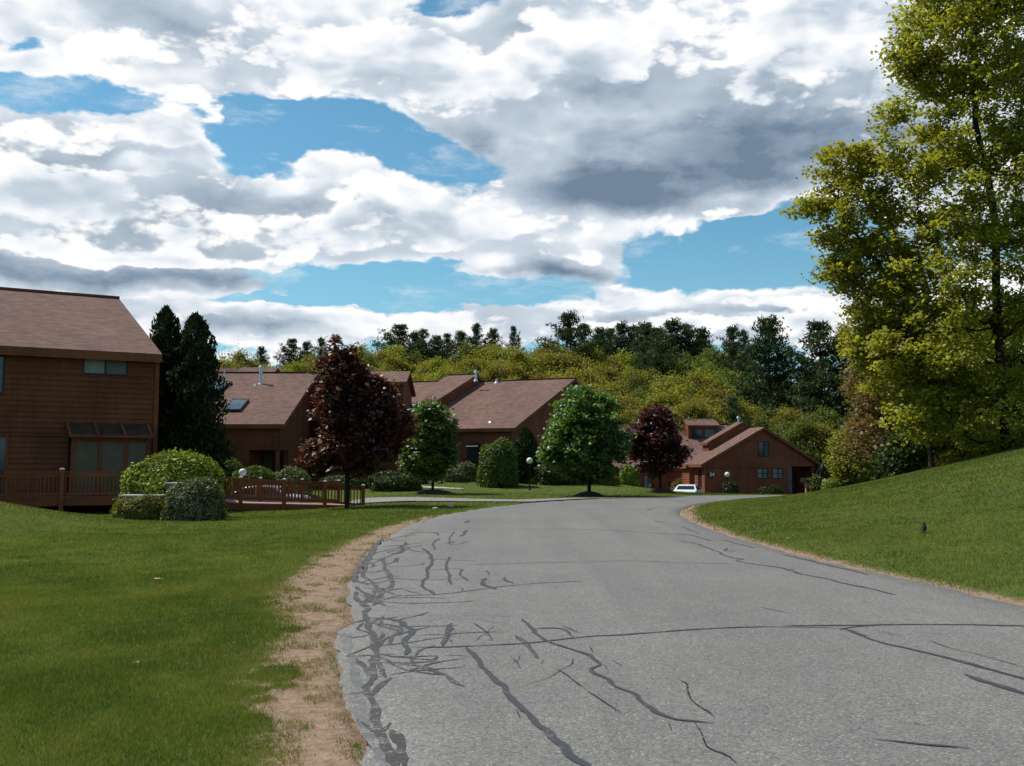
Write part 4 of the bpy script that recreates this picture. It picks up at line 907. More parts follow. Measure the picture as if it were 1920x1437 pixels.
def grow(att, trunk, rg, seg=.5, sag=.15, rr=.9):
    """limbs: join every attractor to the nearest lower wood. returns nodes, parent index"""
    P_ = [np.array(p, float) for p in trunk]; par = [-1] + list(range(len(trunk) - 1))
    base = P_[0]; top = P_[-1]
    ax = np.array([p for p in P_]); dist = np.array([np.min(np.linalg.norm(ax - a, axis=1)) for a in att])
    arr = np.zeros((len(P_) + len(att) * 14 + 10, 3)); arr[:len(P_)] = P_; n = len(P_)
    for i in np.argsort(dist):
        a = att[i]; q = arr[:n]; dv_ = a - q; L = np.linalg.norm(dv_, axis=1)
        cost = L + np.clip(q[:, 2] - a[2] + .15 * L, 0, None) * 1.6
        j = int(np.argmin(cost)); st = arr[j].copy(); L_ = np.linalg.norm(a - st); k = min(12, max(1, int(L_ / seg)))
        pr = j; jt = rg.normal(size=(k, 3)) * L_ * .05
        for s_ in range(1, k + 1):
            f = s_ / k; p = st + (a - st) * f + jt[s_ - 1] * (s_ < k) + np.array([0, 0, -sag * L_ * math.sin(math.pi * f) * .5])
            arr[n] = p; par.append(pr); pr = n; n += 1
    return arr[:n], np.array(par)
def wood(nodes, par, r_tip, expo=2.3, sides=5, rmax=None):
    n = len(nodes); w_ = np.zeros(n); child = np.zeros(n, int)
    for i in range(n - 1, 0, -1):
        if child[i] == 0: w_[i] = r_tip ** expo
        w_[par[i]] += w_[i]; child[par[i]] += 1
    r_ = w_ ** (1 / expo)
    if rmax: r_ = np.minimum(r_ * 1.0, rmax)
    i = np.arange(1, n); a = nodes[par[i]]; b = nodes[i]; ra = np.minimum(r_[par[i]], r_[i] * 1.35); rb_ = r_[i]
    d = b - a; L = np.linalg.norm(d, axis=1)[:, None] + 1e-9; d = d / L
    u = np.cross(d, np.array([.31, .87, .38])); u /= np.linalg.norm(u, axis=1)[:, None] + 1e-9; v = np.cross(d, u)
    th = np.arange(sides) * 2 * math.pi / sides
    ring = u[:, None, :] * np.cos(th)[None, :, None] + v[:, None, :] * np.sin(th)[None, :, None]
    A = a[:, None, :] - d[:, None, :] * ra[:, None, None] * .3 + ring * ra[:, None, None]; B = b[:, None, :] + ring * rb_[:, None, None]
    V_ = np.concatenate([A, B], 1).reshape(-1, 3); base = (np.arange(n - 1) * 2 * sides)[:, None]
    k = np.arange(sides)[None, :]; F_ = np.stack([base + k, base + (k + 1) % sides, base + sides + (k + 1) % sides, base + sides + k], -1).reshape(-1, 4)
    return V_, F_
def deciduous(name, rg, trunk, ells, n_att, per, leaf, spread, mleaf, mbark, r_tip=.012, rmax=.3, up=.3, shell=.55, seg=.5, flat=.6, link=True, elong=1.4, dens=1.0, tintz=.0, lift=0):
    att = ell_points(ells, n_att, rg, shell); att[:, 2] = np.maximum(att[:, 2], trunk[0][2] + .5)
    nodes, par = grow(att, trunk, rg, seg)
    WV, WF = wood(nodes, par, r_tip, rmax=rmax)
    k = rg.poisson(per, len(att)) + 1; c = np.repeat(att, k, 0); clump = np.repeat(rg.random(len(att)), k)
    off_ = rg.normal(size=c.shape) * spread * np.array([1, 1, flat]); c = c + off_
    V_, F_ = leaves(c, leaf, rg, 0, elong, up)
    t = np.clip(clump * .6 + rg.random(len(c)) * .4, 0, 1)
    tint = np.repeat(t, 4)
    tr = np_mesh('trunk', WV, WF, mbark, link=False, smooth=True); cr = np_mesh('crown', V_, F_, mleaf, attrs={'tint': tint}, link=False)
    return tr, cr
def plant(name, meshes, loc, rz, sc_, label, cat, group=None, names=('trunk', 'crown')):
    root = empty(name, loc, rz, label, cat, group); root.scale = sc_ if hasattr(sc_, '__len__') else (sc_,) * 3
    for me, nm in zip(meshes, names):
        o = bpy.data.objects.new(nm, me); col.objects.link(o); o.parent = root
    return root
def W(px, py): # ground point seen at a pixel
    return hit(px, py)
G_ = np.random.default_rng

# --- grass blades: near lawn, verge tufts
def grass():
    rg = G_(11); cs = []
    def region(n, x0, x1, y0, y1, ln, wd):
        x = rg.uniform(x0, x1, n); y = y0 + (y1 - y0) * rg.random(n); y = y + rg.normal(size=n) * .09 * y; y = np.maximum(y, 4.9)
        ok = (np.abs(x / y) < .56) & ~inside(x, y, ROADP)
        x, y = x[ok], y[ok]; dvv = dirt_val(x, y) + (rg.random(len(x)) - .5) * .42
        keep = (dvv < 0) | (rg.random(len(x)) < np.where(fbm(x * 3.1, y * 3.1 + 60, 3) > .60, .28, .006))
        x, y = x[keep], y[keep]; dvv = dvv[keep]
        pat = fbm(x * .9, y * .9, 4); L_ = ln * (.55 + .45 * pat) * (.7 + .6 * rg.random(len(x)))
        cs.append(np.stack([x, y, L_, np.full(len(x), wd), dvv], -1))
    region(210000, -5.4, 0, 4.9, 8.5, .052, .0045); region(230000, -8, -1, 8.5, 14.5, .052, .007)
    region(150000, -13, -1.5, 14.5, 24, .055, .012); region(90000, -17, -1, 24, 38, .06, .022); region(12000, 5, 9, 10, 15, .055, .008)
    region(90000, 4.5, 13, 13.5, 24, .055, .013); region(110000, 4.5, 20, 24, 40, .06, .026); region(50000, -13, 24, 38, 62, .07, .04)
    c = np.concatenate(cs); n = len(c); x, y, L_, wd, dvv = c.T; z = ground(x, y) + (fbm(x * .5, y * .5, 3) - .5) * .05 * np.clip(np.minimum(pdist(x, y, LEFTS), pdist(x, y, RIGHTS)) / 2, 0, 1) * (y < 60) - .004
    a = rg.random(n) * 2 * math.pi; lean = rg.normal(size=(n, 2)) * .42
    bx_, by_ = np.cos(a) * wd * .5, np.sin(a) * wd * .5
    p0 = np.stack([x - bx_, y - by_, z], -1); p1 = np.stack([x + bx_, y + by_, z], -1); p2 = np.stack([x + lean[:, 0] * L_, y + lean[:, 1] * L_, z + L_ * .85], -1)
    V_ = np.stack([p0, p1, p2], 1).reshape(-1, 3)
    big = fbm(x * .35 + 5, y * .35, 4); t = np.clip(.5 + (big - .5) * 1.1 + (fbm(x * 2.4 + 11, y * 1.6, 4) - .5) * 1.3 + rg.normal(size=n) * .22, 0, 1)
    dry = (rg.random(n) < .05 + .14 * (fbm(x * .7 + 50, y * .7, 3) > .64) + .5 * (dvv > -.12)); t = np.where(dry, 1.0, t * .85)
    me = np_mesh('grass', V_, np.arange(3 * n), M['grass'], fs=3, attrs={'tint': np.repeat(t, 3)})
    tag(me, 'short green mown grass blades on the lawns beside the road', 'grass', kind='stuff')
M['grass'] = leaf_mat('grass_blade', (.070, .108, .018), (.130, .172, .030), (.21, .22, .052), .45, .05, objvar=0)
def gfix():
    nt = M['grass'].node_tree
    for n in nt.nodes:
        if n.type == 'VALTORGB':
            e = n.color_ramp.elements; e[2].position = .88; q = e.new(1.0); q.color = (.26, .19, .08, 1)
gfix(); grass()

# --- street trees
CR = {}
def px2w(px, Yv): return (px - CX) / F * Yv
def z_of(py, Yv): return CAMZ + (HZ - py) / F * Yv
# crimson maple by the ramp
b0 = Vector((-6.33, 39.1, 0)); b0.z = gz(b0.x, b0.y)
def el(px0, px1, py0, py1, Yv, base, dy=None):
    x0, x1 = px2w(px0, Yv), px2w(px1, Yv); z1, z0 = z_of(py0, Yv), z_of(py1, Yv)
    rx = (x1 - x0) / 2; return ((x0 + x1) / 2 - base.x, (dy or 0), (z0 + z1) / 2 - base.z, rx, rx * .9 if dy is None else rx * .7, (z1 - z0) / 2)
Y1 = b0.y
ells = [el(575, 745, 790, 890, Y1, b0), el(598, 758, 745, 865, Y1, b0), el(588, 690, 660, 790, Y1, b0), el(640, 745, 700, 800, Y1, b0), el(610, 660, 640, 720, Y1, b0), el(560, 640, 840, 890, Y1, b0, -.3), el(700, 775, 760, 850, Y1, b0), el(624, 634, 618, 660, Y1, b0), el(648, 662, 640, 690, Y1, b0)]
tr = [(0, 0, -.05), (.02, 0, .5), (.0, .02, 1.1), (-.03, .0, 1.9), (-.05, 0, 3), (-.12, 0, 4.2), (-.3, 0, 5.4), (-.42, 0, 6.5)]
plant('maple_tree', deciduous('m', G_(1), tr, ells, 560, 38, .125, .15, M['red'], M['barkd'], .010, .125, shell=.7, up=.45), b0, 0, 1, 'large crimson-leaved maple in front of the ramp railing', 'tree', 'small trees planted along the road')
# green maple with mulch ring
b0 = Vector((px2w(812, 54.5), 54.5, 0)); b0.z = gz(b0.x, b0.y); Yv = 54.5
ells = [el(762, 850, 800, 900, Yv, b0), el(770, 852, 765, 850, Yv, b0), el(775, 835, 747, 800, Yv, b0), el(755, 800, 830, 890, Yv, b0), el(815, 858, 815, 880, Yv, b0)]
plant('maple_tree', deciduous('m', G_(2), [(0, 0, -.05), (0, 0, 1), (.05, 0, 2.2), (.0, 0, 3.6), (0, 0, 5.0)], ells, 330, 38, .14, .17, M['maple'], M['barkd'], .010, .10, shell=.7, up=.4), b0, 0, 1, 'slim green-leaved tree on a mulch mound at the driveway', 'tree', 'small trees planted along the road')
b0 = Vector((px2w(1104, 50.6), 50.6, 0)); b0.z = gz(b0.x, b0.y); Yv = 50.6
ells = [el(1018, 1172, 800, 885, Yv, b0), el(1028, 1165, 760, 850, Yv, b0), el(1050, 1140, 727, 800, Yv, b0), el(1012, 1070, 830, 880, Yv, b0), el(1130, 1180, 800, 870, Yv, b0), el(1040, 1080, 750, 790, Yv, b0), el(1110, 1155, 745, 800, Yv, b0), el(1060,1150,860,905,Yv,b0)]
plant('maple_tree', deciduous('m', G_(3), [(0, 0, -.05), (0, 0, .8), (.04, 0, 1.6), (.0, 0, 2.8), (.05, 0, 4), (0, 0, 5.2)], ells, 430, 44, .145, .19, M['maple'], M['barkd'], .011, .14, shell=.72, up=.4), b0, 0, 1, 'round bright green maple beside the bend, right of the globe lamp', 'tree', 'small trees planted along the road')
b0 = Vector((px2w(1237, 56.5), 56.5, 0)); b0.z = gz(b0.x, b0.y); Yv = 56.5
ells = [el(1178, 1288, 820, 890, Yv, b0), el(1180, 1275, 785, 860, Yv, b0), el(1200, 1260, 762, 820, Yv, b0), el(1172, 1215, 800, 860, Yv, b0)]
plant('maple_tree', deciduous('m', G_(4), [(0, 0, -.05), (.0, 0, .8), (.0, 0, 1.6), (.03, 0, 2.6), (.0, 0, 3.6), (-.2, 0, 4.6)], ells, 330, 24, .15, .2, M['red'], M['barkd'], .010, .12, shell=.6, up=.4), b0, 0, 1, 'smaller crimson-leaved tree beside the white car in front of the far house', 'tree', 'small trees planted along the road')
def mound(x, y, r_, label):
    z = gz(x, y); mb = MB(); n = 28; rings = 7
    for i in range(rings):
        a0, a1 = i / rings, (i + 1) / rings
        for j in range(n):
            t0, t1 = 2 * math.pi * j / n, 2 * math.pi * (j + 1) / n
            def q(a, t): rr = r_ * a * (1 + .08 * math.sin(3 * t) + .05 * math.sin(7 * t)); xx, yy = x + rr * math.cos(t), y + rr * math.sin(t); return (xx, yy, gz(xx, yy) + .26 * (1 - a * a) ** 1.2 - .03 + .02 * math.sin(9 * t + 20 * a))
            mb.face([q(a0, t0), q(a1, t0), q(a1, t1), q(a0, t1)] if i else [q(0, 0), q(a1, t0), q(a1, t1)])
    tag(mb.build('mulch_mound', M['mulch'], smooth=True), label, 'mulch')
mound(px2w(812, 54.5), 54.5, 1.35, 'dark mulch mound around the slim green tree trunk'); mound(px2w(1104, 50.6), 50.6, .85, 'flat dark mulch ring under the round green maple'); mound(px2w(1237, 56.5), 56.5, 1.0, 'dark mulch ring under the smaller crimson tree')

# --- columnar evergreens
def conifer(rg, h, r_, prof, n, leaf, mleaf, elong=2.4, up=-.2, lump=.16):
    z = h * (1 - rg.random(n) ** .8 * .98); rad = np.interp(z / h, [p[0] for p in prof], [p[1] for p in prof]) * r_
    a = rg.random(n) * 2 * math.pi
    lum = 1 + lump * np.sin(a * 3 + z * 2.3) + lump * np.sin(a * 5 - z * 4.1) + rg.normal(size=n) * .07
    rr = rad * lum * (.45 + .55 * rg.random(n) ** .45)
    c = np.stack([np.cos(a) * rr, np.sin(a) * rr, z], -1)
    nr_ = np.stack([np.cos(a), np.sin(a), np.full(n, .25)], -1) + rg.normal(size=(n, 3)) * .75; nr_ /= np.linalg.norm(nr_, axis=1)[:, None]
    t = np.stack([np.cos(a) * .5, np.sin(a) * .5, np.full(n, 1.0)], -1) + rg.normal(size=(n, 3)) * .45; t -= nr_ * (t * nr_).sum(1)[:, None]; t /= np.linalg.norm(t, axis=1)[:, None]
    b_ = np.cross(nr_, t); s = (leaf * (.6 + .8 * rg.random(n)))[:, None]
    V_ = np.stack([c - t * s * elong * .4, c + b_ * s * .5, c + t * s * elong * .6, c - b_ * s * .5], 1).reshape(-1, 3)
    cr = np_mesh('crown', V_, np.arange(4 * n), mleaf, attrs={'tint': np.repeat(rg.random(n), 4)}, link=False)
    tn = [(0, 0, -.1), (0, 0, h * .3), (0, 0, h * .6), (0, 0, h * .93)]; mb = MB(); mb.tube(tn, [.16, .12, .07, .02], 7)
    o = mb.build('trunk', M['bark'], smooth=True); me = o.data; bpy.data.objects.remove(o)
    return me, cr
pa = [(0, .75), (.1, .92), (.35, 1), (.6, .88), (.8, .66), (.92, .42), (.97, .22), (1, .04)]
for (px, Yv, top, wd, sd, lb) in ((306, 45.5, 575, 2.1, 21, 'tall dark arborvitae touching the two-storey house, left of the pair'), (362, 45, 588, 2.45, 22, 'tall dark arborvitae of the pair, on the side facing the skylit roof'), (330, 46.5, 640, 2.4, 23, 'dark arborvitae squeezed behind the tall pair')):
    x = px2w(px, Yv); z = gz(x, Yv); h = z_of(top, Yv) - z
    plant('arborvitae', conifer(G_(sd), h, wd * .55, pa, 17000, .10, M['arbor'], lump=.2), (x, Yv, z), 0, 1, lb, 'tree', 'arborvitae beside the two-storey house')
def arb(px, Yv, top, wd, sd, lb, m='arbor', n=7000, lf=.09, prof=pa):
    x = px2w(px, Yv); z = gz(x, Yv); plant('arborvitae', conifer(G_(sd), z_of(top, Yv) - z, wd / 2, prof, n, lf, M[m], lump=.03), (x, Yv, z), 0, 1, lb, 'shrub')
arb(985, 63.5, 803, 1.75, 31, 'dark cone-shaped evergreen behind the middle globe lamp', prof=[(0, .9), (.2, 1), (.5, .97), (.75, .75), (.9, .45), (1, .1)], n=11000)

# --- clipped and loose shrubs
def shrub(px0, px1, pt, Yv, m, sd, label, n=7000, leaf=.06, dep=.8, power=2.4, rough=.1, zb=None, toptint=True, name='shrub', y_off=0, base=None):
    rg = G_(sd); x0, x1 = px2w(px0, Yv), px2w(px1, Yv); x = (x0 + x1) / 2; z = gz(x, Yv) if base is None else base; H_ = z_of(pt, Yv) - z; rx = (x1 - x0) / 2; ry = rx * dep
    d = rg.normal(size=(n, 3)); d[:, 2] = np.abs(d[:, 2]) - .25; d /= np.linalg.norm(d, axis=1)[:, None]
    p = power; k = (np.abs(d[:, 0]) ** p + np.abs(d[:, 1]) ** p + np.abs(d[:, 2]) ** p) ** (-1 / p)
    q = d * k[:, None]; lump = 1 + rough * (np.sin(q[:, 0] * 6 + sd) * np.sin(q[:, 1] * 5 + 2) + np.sin(q[:, 2] * 7 + q[:, 0] * 4)) * .6 + rg.normal(size=n) * rough * .35
    shell = 1 - rg.random(n) ** 2.2 * .35
    c = q * (lump * shell)[:, None] * np.array([rx, ry, H_ * .8]); c[:, 2] += H_ * .2; c[:, 2] = np.maximum(c[:, 2], .02)
    nr_ = d + rg.normal(size=(n, 3)) * .6; nr_ /= np.linalg.norm(nr_, axis=1)[:, None]; t = rg.normal(size=(n, 3)) + np.array([0, 0, .4]); t -= nr_ * (t * nr_).sum(1)[:, None]; t /= np.linalg.norm(t, axis=1)[:, None]
    b_ = np.cross(nr_, t); s = (leaf * (.6 + .8 * rg.random(n)))[:, None]
    V_ = np.stack([c - t * s * .7, c + b_ * s * .5, c + t * s * .7, c - b_ * s * .5], 1).reshape(-1, 3)
    tt = np.clip(rg.random(n) * .75 + .25 * (shell > .93), 0, 1)
    cr = np_mesh('foliage', V_, np.arange(4 * n), M[m], attrs={'tint': np.repeat(tt, 4)}, link=False)
    mb = MB()
    for i in range(7):
        a = i * .9 + sd; mb.tube([(.06 * math.cos(a), .06 * math.sin(a), -.05), (rx * .3 * math.cos(a), ry * .3 * math.sin(a), H_ * .4), (rx * .55 * math.cos(a), ry * .55 * math.sin(a), H_ * .75)], [.025, .018, .006], 5)
    o = mb.build('stem', M['bark']); me = o.data; bpy.data.objects.remove(o)
    return plant(name, (me, cr), (x, Yv, z), 0, 1, label, 'shrub', names=('stem', 'foliage'))
shrub(233, 421, 852, 33.5, 'yellowbush', 41, 'big dome-shaped bush with yellow-green tips in front of the deck', 26000, .075, .85, 2.2, .11)
shrub(316, 420, 901, 30.2, 'varieg', 42, 'grey-green variegated bush in front of the big domed bush', 17000, .055, .9, 2.35, .13)
shrub(225, 318, 932, 30.4, 'olivebush', 43, 'low olive clipped bush beside the grey utility box', 14000, .05, .8, 2.5, .12)
shrub(396, 462, 866, 57.5, 'midbush', 44, 'loose mid-green bush under the windows of the skylit house', 5000, .09, .8, 2.2, .15, base=0)
shrub(435, 520, 875, 56.5, 'midbush', 45, 'clipped green mound shrub behind the left globe lamp', 7000, .07, .7, 2.4, .05, base=0)
shrub(505, 582, 880, 57, 'varieg', 46, 'pale speckled shrub beside the corner porch', 5000, .09, .8, 2.2, .15, base=0)
shrub(690, 765, 885, 60, 'darkbush', 47, 'dark shrub by the wall right of the large crimson maple', 6000, .09, .7, 2.5, .1); shrub(575, 690, 893, 60, 'darkbush', 58, 'dark spreading shrub behind the large crimson maple', 6000, .09, .6, 2.5, .1)
shrub(745, 800, 868, 63, 'darkbush', 48, 'dark shrub behind the slim green tree', 5000, .1, .7, 2.3, .12); shrub(835, 897, 870, 64.5, 'varieg', 49, 'loose speckled shrub under the small bay window', 5000, .1, .7, 2.2, .16); shrub(700, 790, 893, 58.5, 'darkbush', 68, 'low dark hedge beside the driveway', 6000, .09, .6, 3, .1)
shrub(897, 972, 828, 61, 'midbush', 50, 'tall round green bush in front of the middle house', 15000, .085, .9, 2.3, .09)
shrub(1000, 1085, 868, 62.5, 'darkbush', 51, 'dark shrub between the cone evergreen and the round maple', 7000, .1, .7, 2.3, .12); shrub(1060, 1120, 880, 63.5, 'darkbush', 59, 'dark shrub in shadow behind the round maple', 5000, .1, .7, 2.3, .12)
shrub(1108, 1160, 891, 63, 'olivebush', 52, 'low olive hedge behind the round green maple', 4500, .08, .6, 2.8, .06)
shrub(1160, 1196, 874, 71, 'yellowbush', 53, 'yellow-topped bush left of the smaller crimson tree', 4500, .1, .8, 2.3, .1)
shrub(1254, 1308, 897, 84.5, 'olivebush', 54, 'olive bush behind the white car', 5000, .09, .7, 2.4, .1); shrub(1350, 1385, 903, 79, 'darkbush', 55, 'small dark bush by the wall beside the right globe lamp', 3000, .08, .7, 2.2, .15)
shrub(1418, 1468, 911, 79, 'darkbush', 56, 'low dark bushes under the paired windows of the gabled house', 4000, .08, .6, 2.4, .1)
shrub(1536, 1576, 897, 74, 'yellowbush', 57, 'round bush with yellow rim right of the gabled house porch', 6000, .08, .9, 2.4, .06)
shrub(1512, 1540, 893, 79, 'olivebush', 60, 'loose bush beside the porch of the gabled house', 3000, .09, .8, 2.2, .15)

# --- large tree at the right edge and its neighbours
def big(px, Yv, spec, n_att, per, leaf, spread, m, sd, label, lean, rmax=.34, flat=.5, group='trees behind the grassy bank', cat='tree', r_tip=.011, shell=.45, bk='barkd', nm='maple_tree', dyr=None):
    x = px2w(px, Yv); b_ = Vector((x, Yv, gz(x, Yv))); E = []
    for (a0, a1, c0, c1, *dy) in spec:
        e = list(el(a0, a1, c0, c1, Yv, b_)); e[4] = min(e[3], 3.2) if dyr is None else dyr
        if dy: e[1] = dy[0]
        E.append(tuple(e))
    tr_ = [(px2w(p, Yv) - b_.x, 0, z_of(q, Yv) - b_.z) for p, q in lean]; tr_[0] = (tr_[0][0], 0, -.15)
    return plant(nm, deciduous('t', G_(sd), tr_, E, n_att, per, leaf, spread, M[m], M[bk], r_tip, rmax, flat=flat, up=.35, shell=shell, seg=.45), b_, 0, 1, label, cat, group)
big(1885, 37, [(1690, 2050, -60, 180), (1720, 2080, 60, 330), (1650, 2100, 230, 470), (1660, 2080, 380, 620), (1640, 2100, 540, 760), (1700, 2050, 700, 850), (1672, 1790, 50, 130), (1640, 1760, 230, 330), (1650, 1720, 170, 230), (1630, 1800, 600, 720), (1660, 1800, 720, 830), (1700, 2060, -220, 20), (1780, 2000, -330, -150)],
    1700, 56, .115, .25, 'hero', 161, 'very tall spring-green maple at the edge of the picture behind the bank', [(1885, 860), (1883, 760), (1880, 640), (1878, 540), (1882, 420), (1870, 320), (1850, 220), (1852, 100), (1860, -20), (1862, -150)], .30)
big(1745, 39, [(1540, 1660, 255, 350), (1480, 1560, 365, 400), (1530, 1700, 330, 480), (1560, 1740, 440, 560), (1580, 1760, 530, 640), (1540, 1640, 480, 530), (1590, 1700, 600, 700), (1620, 1800, 640, 760)],
    600, 50, .12, .23, 'hero', 62, 'spring-green tree leaning left over the bank with a bare crooked limb', [(1745, 870), (1740, 760), (1725, 660), (1698, 560), (1650, 480), (1612, 430), (1585, 370), (1578, 300)], .15, bk='bark')
big(1700, 52, [(1610, 1760, 690, 800), (1600, 1720, 760, 870), (1640, 1800, 620, 720)], 300, 44, .14, .3, 'bronze', 63, 'bronze-leaved young tree at the foot of the woods behind the bank', [(1700, 905), (1700, 830), (1690, 740), (1700, 680)], .1)
big(1645, 60, [(1590, 1690, 660, 780), (1590, 1700, 760, 880), (1610, 1680, 620, 700)], 320, 40, .14, .32, 'bronze', 64, 'rusty orange young tree at the left end of the bank', [(1645, 905), (1645, 830), (1640, 740), (1645, 660)], .1)
big(1585, 66, [(1555, 1640, 840, 900), (1560, 1625, 800, 860)], 180, 40, .13, .28, 'olive', 65, 'olive bushy sapling where the bank meets the porch shrubs', [(1590, 915), (1590, 870), (1590, 830)], .06)
big(1790, 47, [(1700, 1860, 700, 850), (1680, 1900, 600, 760), (1740, 1900, 800, 880)], 420, 44, .14, .34, 'olive', 66, 'olive understorey tree in shade below the very tall maple', [(1790, 890), (1790, 800), (1785, 700), (1790, 640)], .12)
big(1900, 46, [(1830, 2040, 690, 860), (1820, 2060, 560, 720)], 420, 44, .14, .34, 'midgreen', 67, 'mid-green understorey tree behind the trunk of the very tall maple', [(1900, 880), (1900, 780), (1905, 680), (1910, 600)], .12)
big(1690, 47, [(1670, 1740, 800, 880), (1650, 1720, 840, 890)], 140, 40, .12, .28, 'darkbush', 69, 'dark green shrubby tree at the crest of the bank', [(1700, 900), (1700, 850), (1700, 820)], .06)
big(1850, 43, [(1790, 1900, 790, 840), (1800, 1880, 800, 850)], 120, 26, .10, .25, 'midgreen', 70, 'pale-flecked sapling right behind the crest of the bank', [(1840, 880), (1840, 830), (1840, 800)], .05)
big(2080, 40, [(1960, 2250, 300, 560), (1950, 2260, 500, 820), (1980, 2240, 80, 340)], 420, 50, .13, .36, 'hero', 71, 'spring-green tree standing right of the very tall maple', [(2080, 860), (2080, 700), (2070, 500), (2080, 250)], .2)

# --- the woods on the rising ground
def oak_variant(sd, m, n_att=260, per=66, leaf=.20, kind=0):
    rg = G_(sd); H_ = 12.0; n_e = 7; E = [(0, 0, 8.2, 3.0, 3.0, 3.2)]
    for i in range(n_e):
        a = 2 * math.pi * i / n_e + rg.random(); r0 = 1.6 + rg.random() * 1.3; z = 4.2 + rg.random() * 5.2; q = 1.3 + rg.random() * 1.2; E.append((r0 * math.cos(a), r0 * math.sin(a), z, q, q, q * .85))
    E.append((rg.normal() * .6, rg.normal() * .6, 10.4, 1.8, 1.8, 1.4)); E.append((0, 0, 4.5, 2.6, 2.6, 2.4))
    return deciduous('o', rg, [(0, 0, -.8), (0, 0, 1.5), (rg.normal() * .15, 0, 3.5), (rg.normal() * .3, 0, 6), (0, 0, 9)], E, n_att, per, leaf, .50, M[m], M['bark'], .028, .24, shell=.6, seg=1.2, up=.4, flat=.75)
def pine_variant(sd, n_wh=13):
    rg = G_(sd); H_ = 14.0; C = []; mb = MB(); mb.tube([(0, 0, -.8), (0, 0, 5), (.1, 0, 10), (0, 0, H_ - .2)], [.26, .2, .12, .03], 7)
    for i in range(n_wh):
        z = 2.6 + (H_ - 2.9) * (i / (n_wh - 1)) ** .92; f = (z - 2.6) / (H_ - 2.6); L0 = 4.9 * (1 - f) ** .85 * (.72 + .4 * rg.random()) + .3
        nb = 6 if f < .8 else 4; a0 = rg.random() * 6.28
        for j in range(nb):
            if rg.random() < .22: continue
            a = a0 + 2 * math.pi * (j + rg.random() * .5) / nb; L = L0 * (.55 + .7 * rg.random()); rise = .12 + .5 * f + .1 * rg.random()
            P3 = lambda s: np.array((math.cos(a) * L * s, math.sin(a) * L * s, z + L * rise * s ** 1.5))
            mb.tube([tuple(P3(0)), tuple(P3(.5)), tuple(P3(1.0))], [.06, .035, .012], 4, caps=False)
            for s in np.linspace(.3, 1.05, max(3, int(L * 2.4))):
                for side in (-1, 0, 1):
                    w_ = side * L * .28 * (1 - abs(s - .55)); q = P3(s) + np.array((-math.sin(a) * w_, math.cos(a) * w_, .04))
                    C.append(q + rg.normal(size=3) * .10)
    C.append(np.array((0, 0, H_))); C.append(np.array((0, 0, H_ - .4)))
    C = np.array(C); k = 14; c = np.repeat(C, k, 0) + rg.normal(size=(len(C) * k, 3)) * np.array([.27, .27, .14])
    V_, F_ = leaves(c, .12, rg, 0, 3.6, .1, -1.4)
    o = mb.build('trunk', M['bark'], smooth=True); me = o.data; bpy.data.objects.remove(o)
    return me, np_mesh('crown', V_, F_, M['pine'], attrs={'tint': np.repeat(rg.random(len(c)), 4)}, link=False)
OV = {'oak': [oak_variant(101 + i, 'oak') for i in range(4)], 'olive': [oak_variant(111 + i, 'olive') for i in range(3)], 'midgreen': [oak_variant(121 + i, 'midgreen') for i in range(2)], 'bronze': [oak_variant(131, 'bronze')]}
PV = [pine_variant(141 + i) for i in range(4)]
birch = oak_variant(151, 'olive', 70, 11, .22)
def stand(meshes, nat_h, px, Yv, top_py, wd_scale, nm, label, group, rz):
    x = px2w(px, Yv); z = gz(x, Yv) - .3; h = z_of(top_py, Yv) - z; s = h / nat_h
    return plant(nm, meshes, (x, Yv, z), rz, (s * wd_scale, s * wd_scale, s), label, 'tree', group)
def skyline(px): return np.interp(px, [-300, 200, 380, 470, 600, 700, 780, 860, 935, 1000, 1100, 1180, 1260, 1330, 1400, 1500, 1600, 1800, 2300], [640, 645, 650, 662, 656, 641, 652, 642, 634, 640, 638, 650, 656, 648, 655, 668, 690, 700, 700])
rw = random.Random(3)
WHERE = [(-400, 420, 'behind the arborvitae'), (420, 620, 'above the long skylit roof'), (620, 790, 'behind the large crimson maple'), (790, 1010, 'above the middle house roof'), (1010, 1180, 'behind the round green maple'), (1180, 1400, 'above the box dormer house'), (1400, 1600, 'behind the gabled house porch'), (1600, 2600, 'behind the tall bank trees')]
def where(px):
    for a, b_, t in WHERE:
        if a <= px < b_: return t
    return WHERE[-1][2]
ROWT = ['in the woods front row', 'in the woods second row', 'in the woods third row', 'halfway up the wooded slope', 'high on the wooded slope', 'on the woods crest']
KN = {'oak': 'yellow-green spring oak', 'olive': 'olive-brown budding oak', 'midgreen': 'darker green broadleaf tree', 'bronze': 'bronze-tinged young-leaved tree'}
rows = [(104, 42, 100), (115, 40, 74), (127, 37, 46), (140, 34, 24), (154, 31, 8)]
for ri, (Yv, step, drop) in enumerate(rows):
    px = -120 + rw.random() * 40 - ri * 30
    while px < 2080:
        sky_ = skyline(px); top = sky_ + drop + rw.uniform(-14, 14); right = px > 1380
        k = rw.random(); kind = 'oak' if k < .62 else 'olive' if k < .92 else 'midgreen'
        if px > 1130: kind = 'olive' if k < .42 else 'oak' if k < .72 else 'midgreen'
        if right: kind = 'midgreen' if k < .6 else 'olive' if k < .85 else 'bronze'
        if right: top += 22
        ms = rw.choice(OV[kind]); yy = Yv + rw.uniform(-5, 5)
        if not (ri == 4 and right):
            stand(ms, 12.4, px + rw.uniform(-8, 8), yy, top, rw.uniform(.78, 1.05) * (1.0 if top > 700 else .9), 'oak_tree', KN[kind] + ' ' + ROWT[ri] + ' ' + where(px), KN[kind] + 's ' + ROWT[ri] + ' ' + where(px), rw.random() * 6.28)
        px += step * rw.uniform(.8, 1.2)
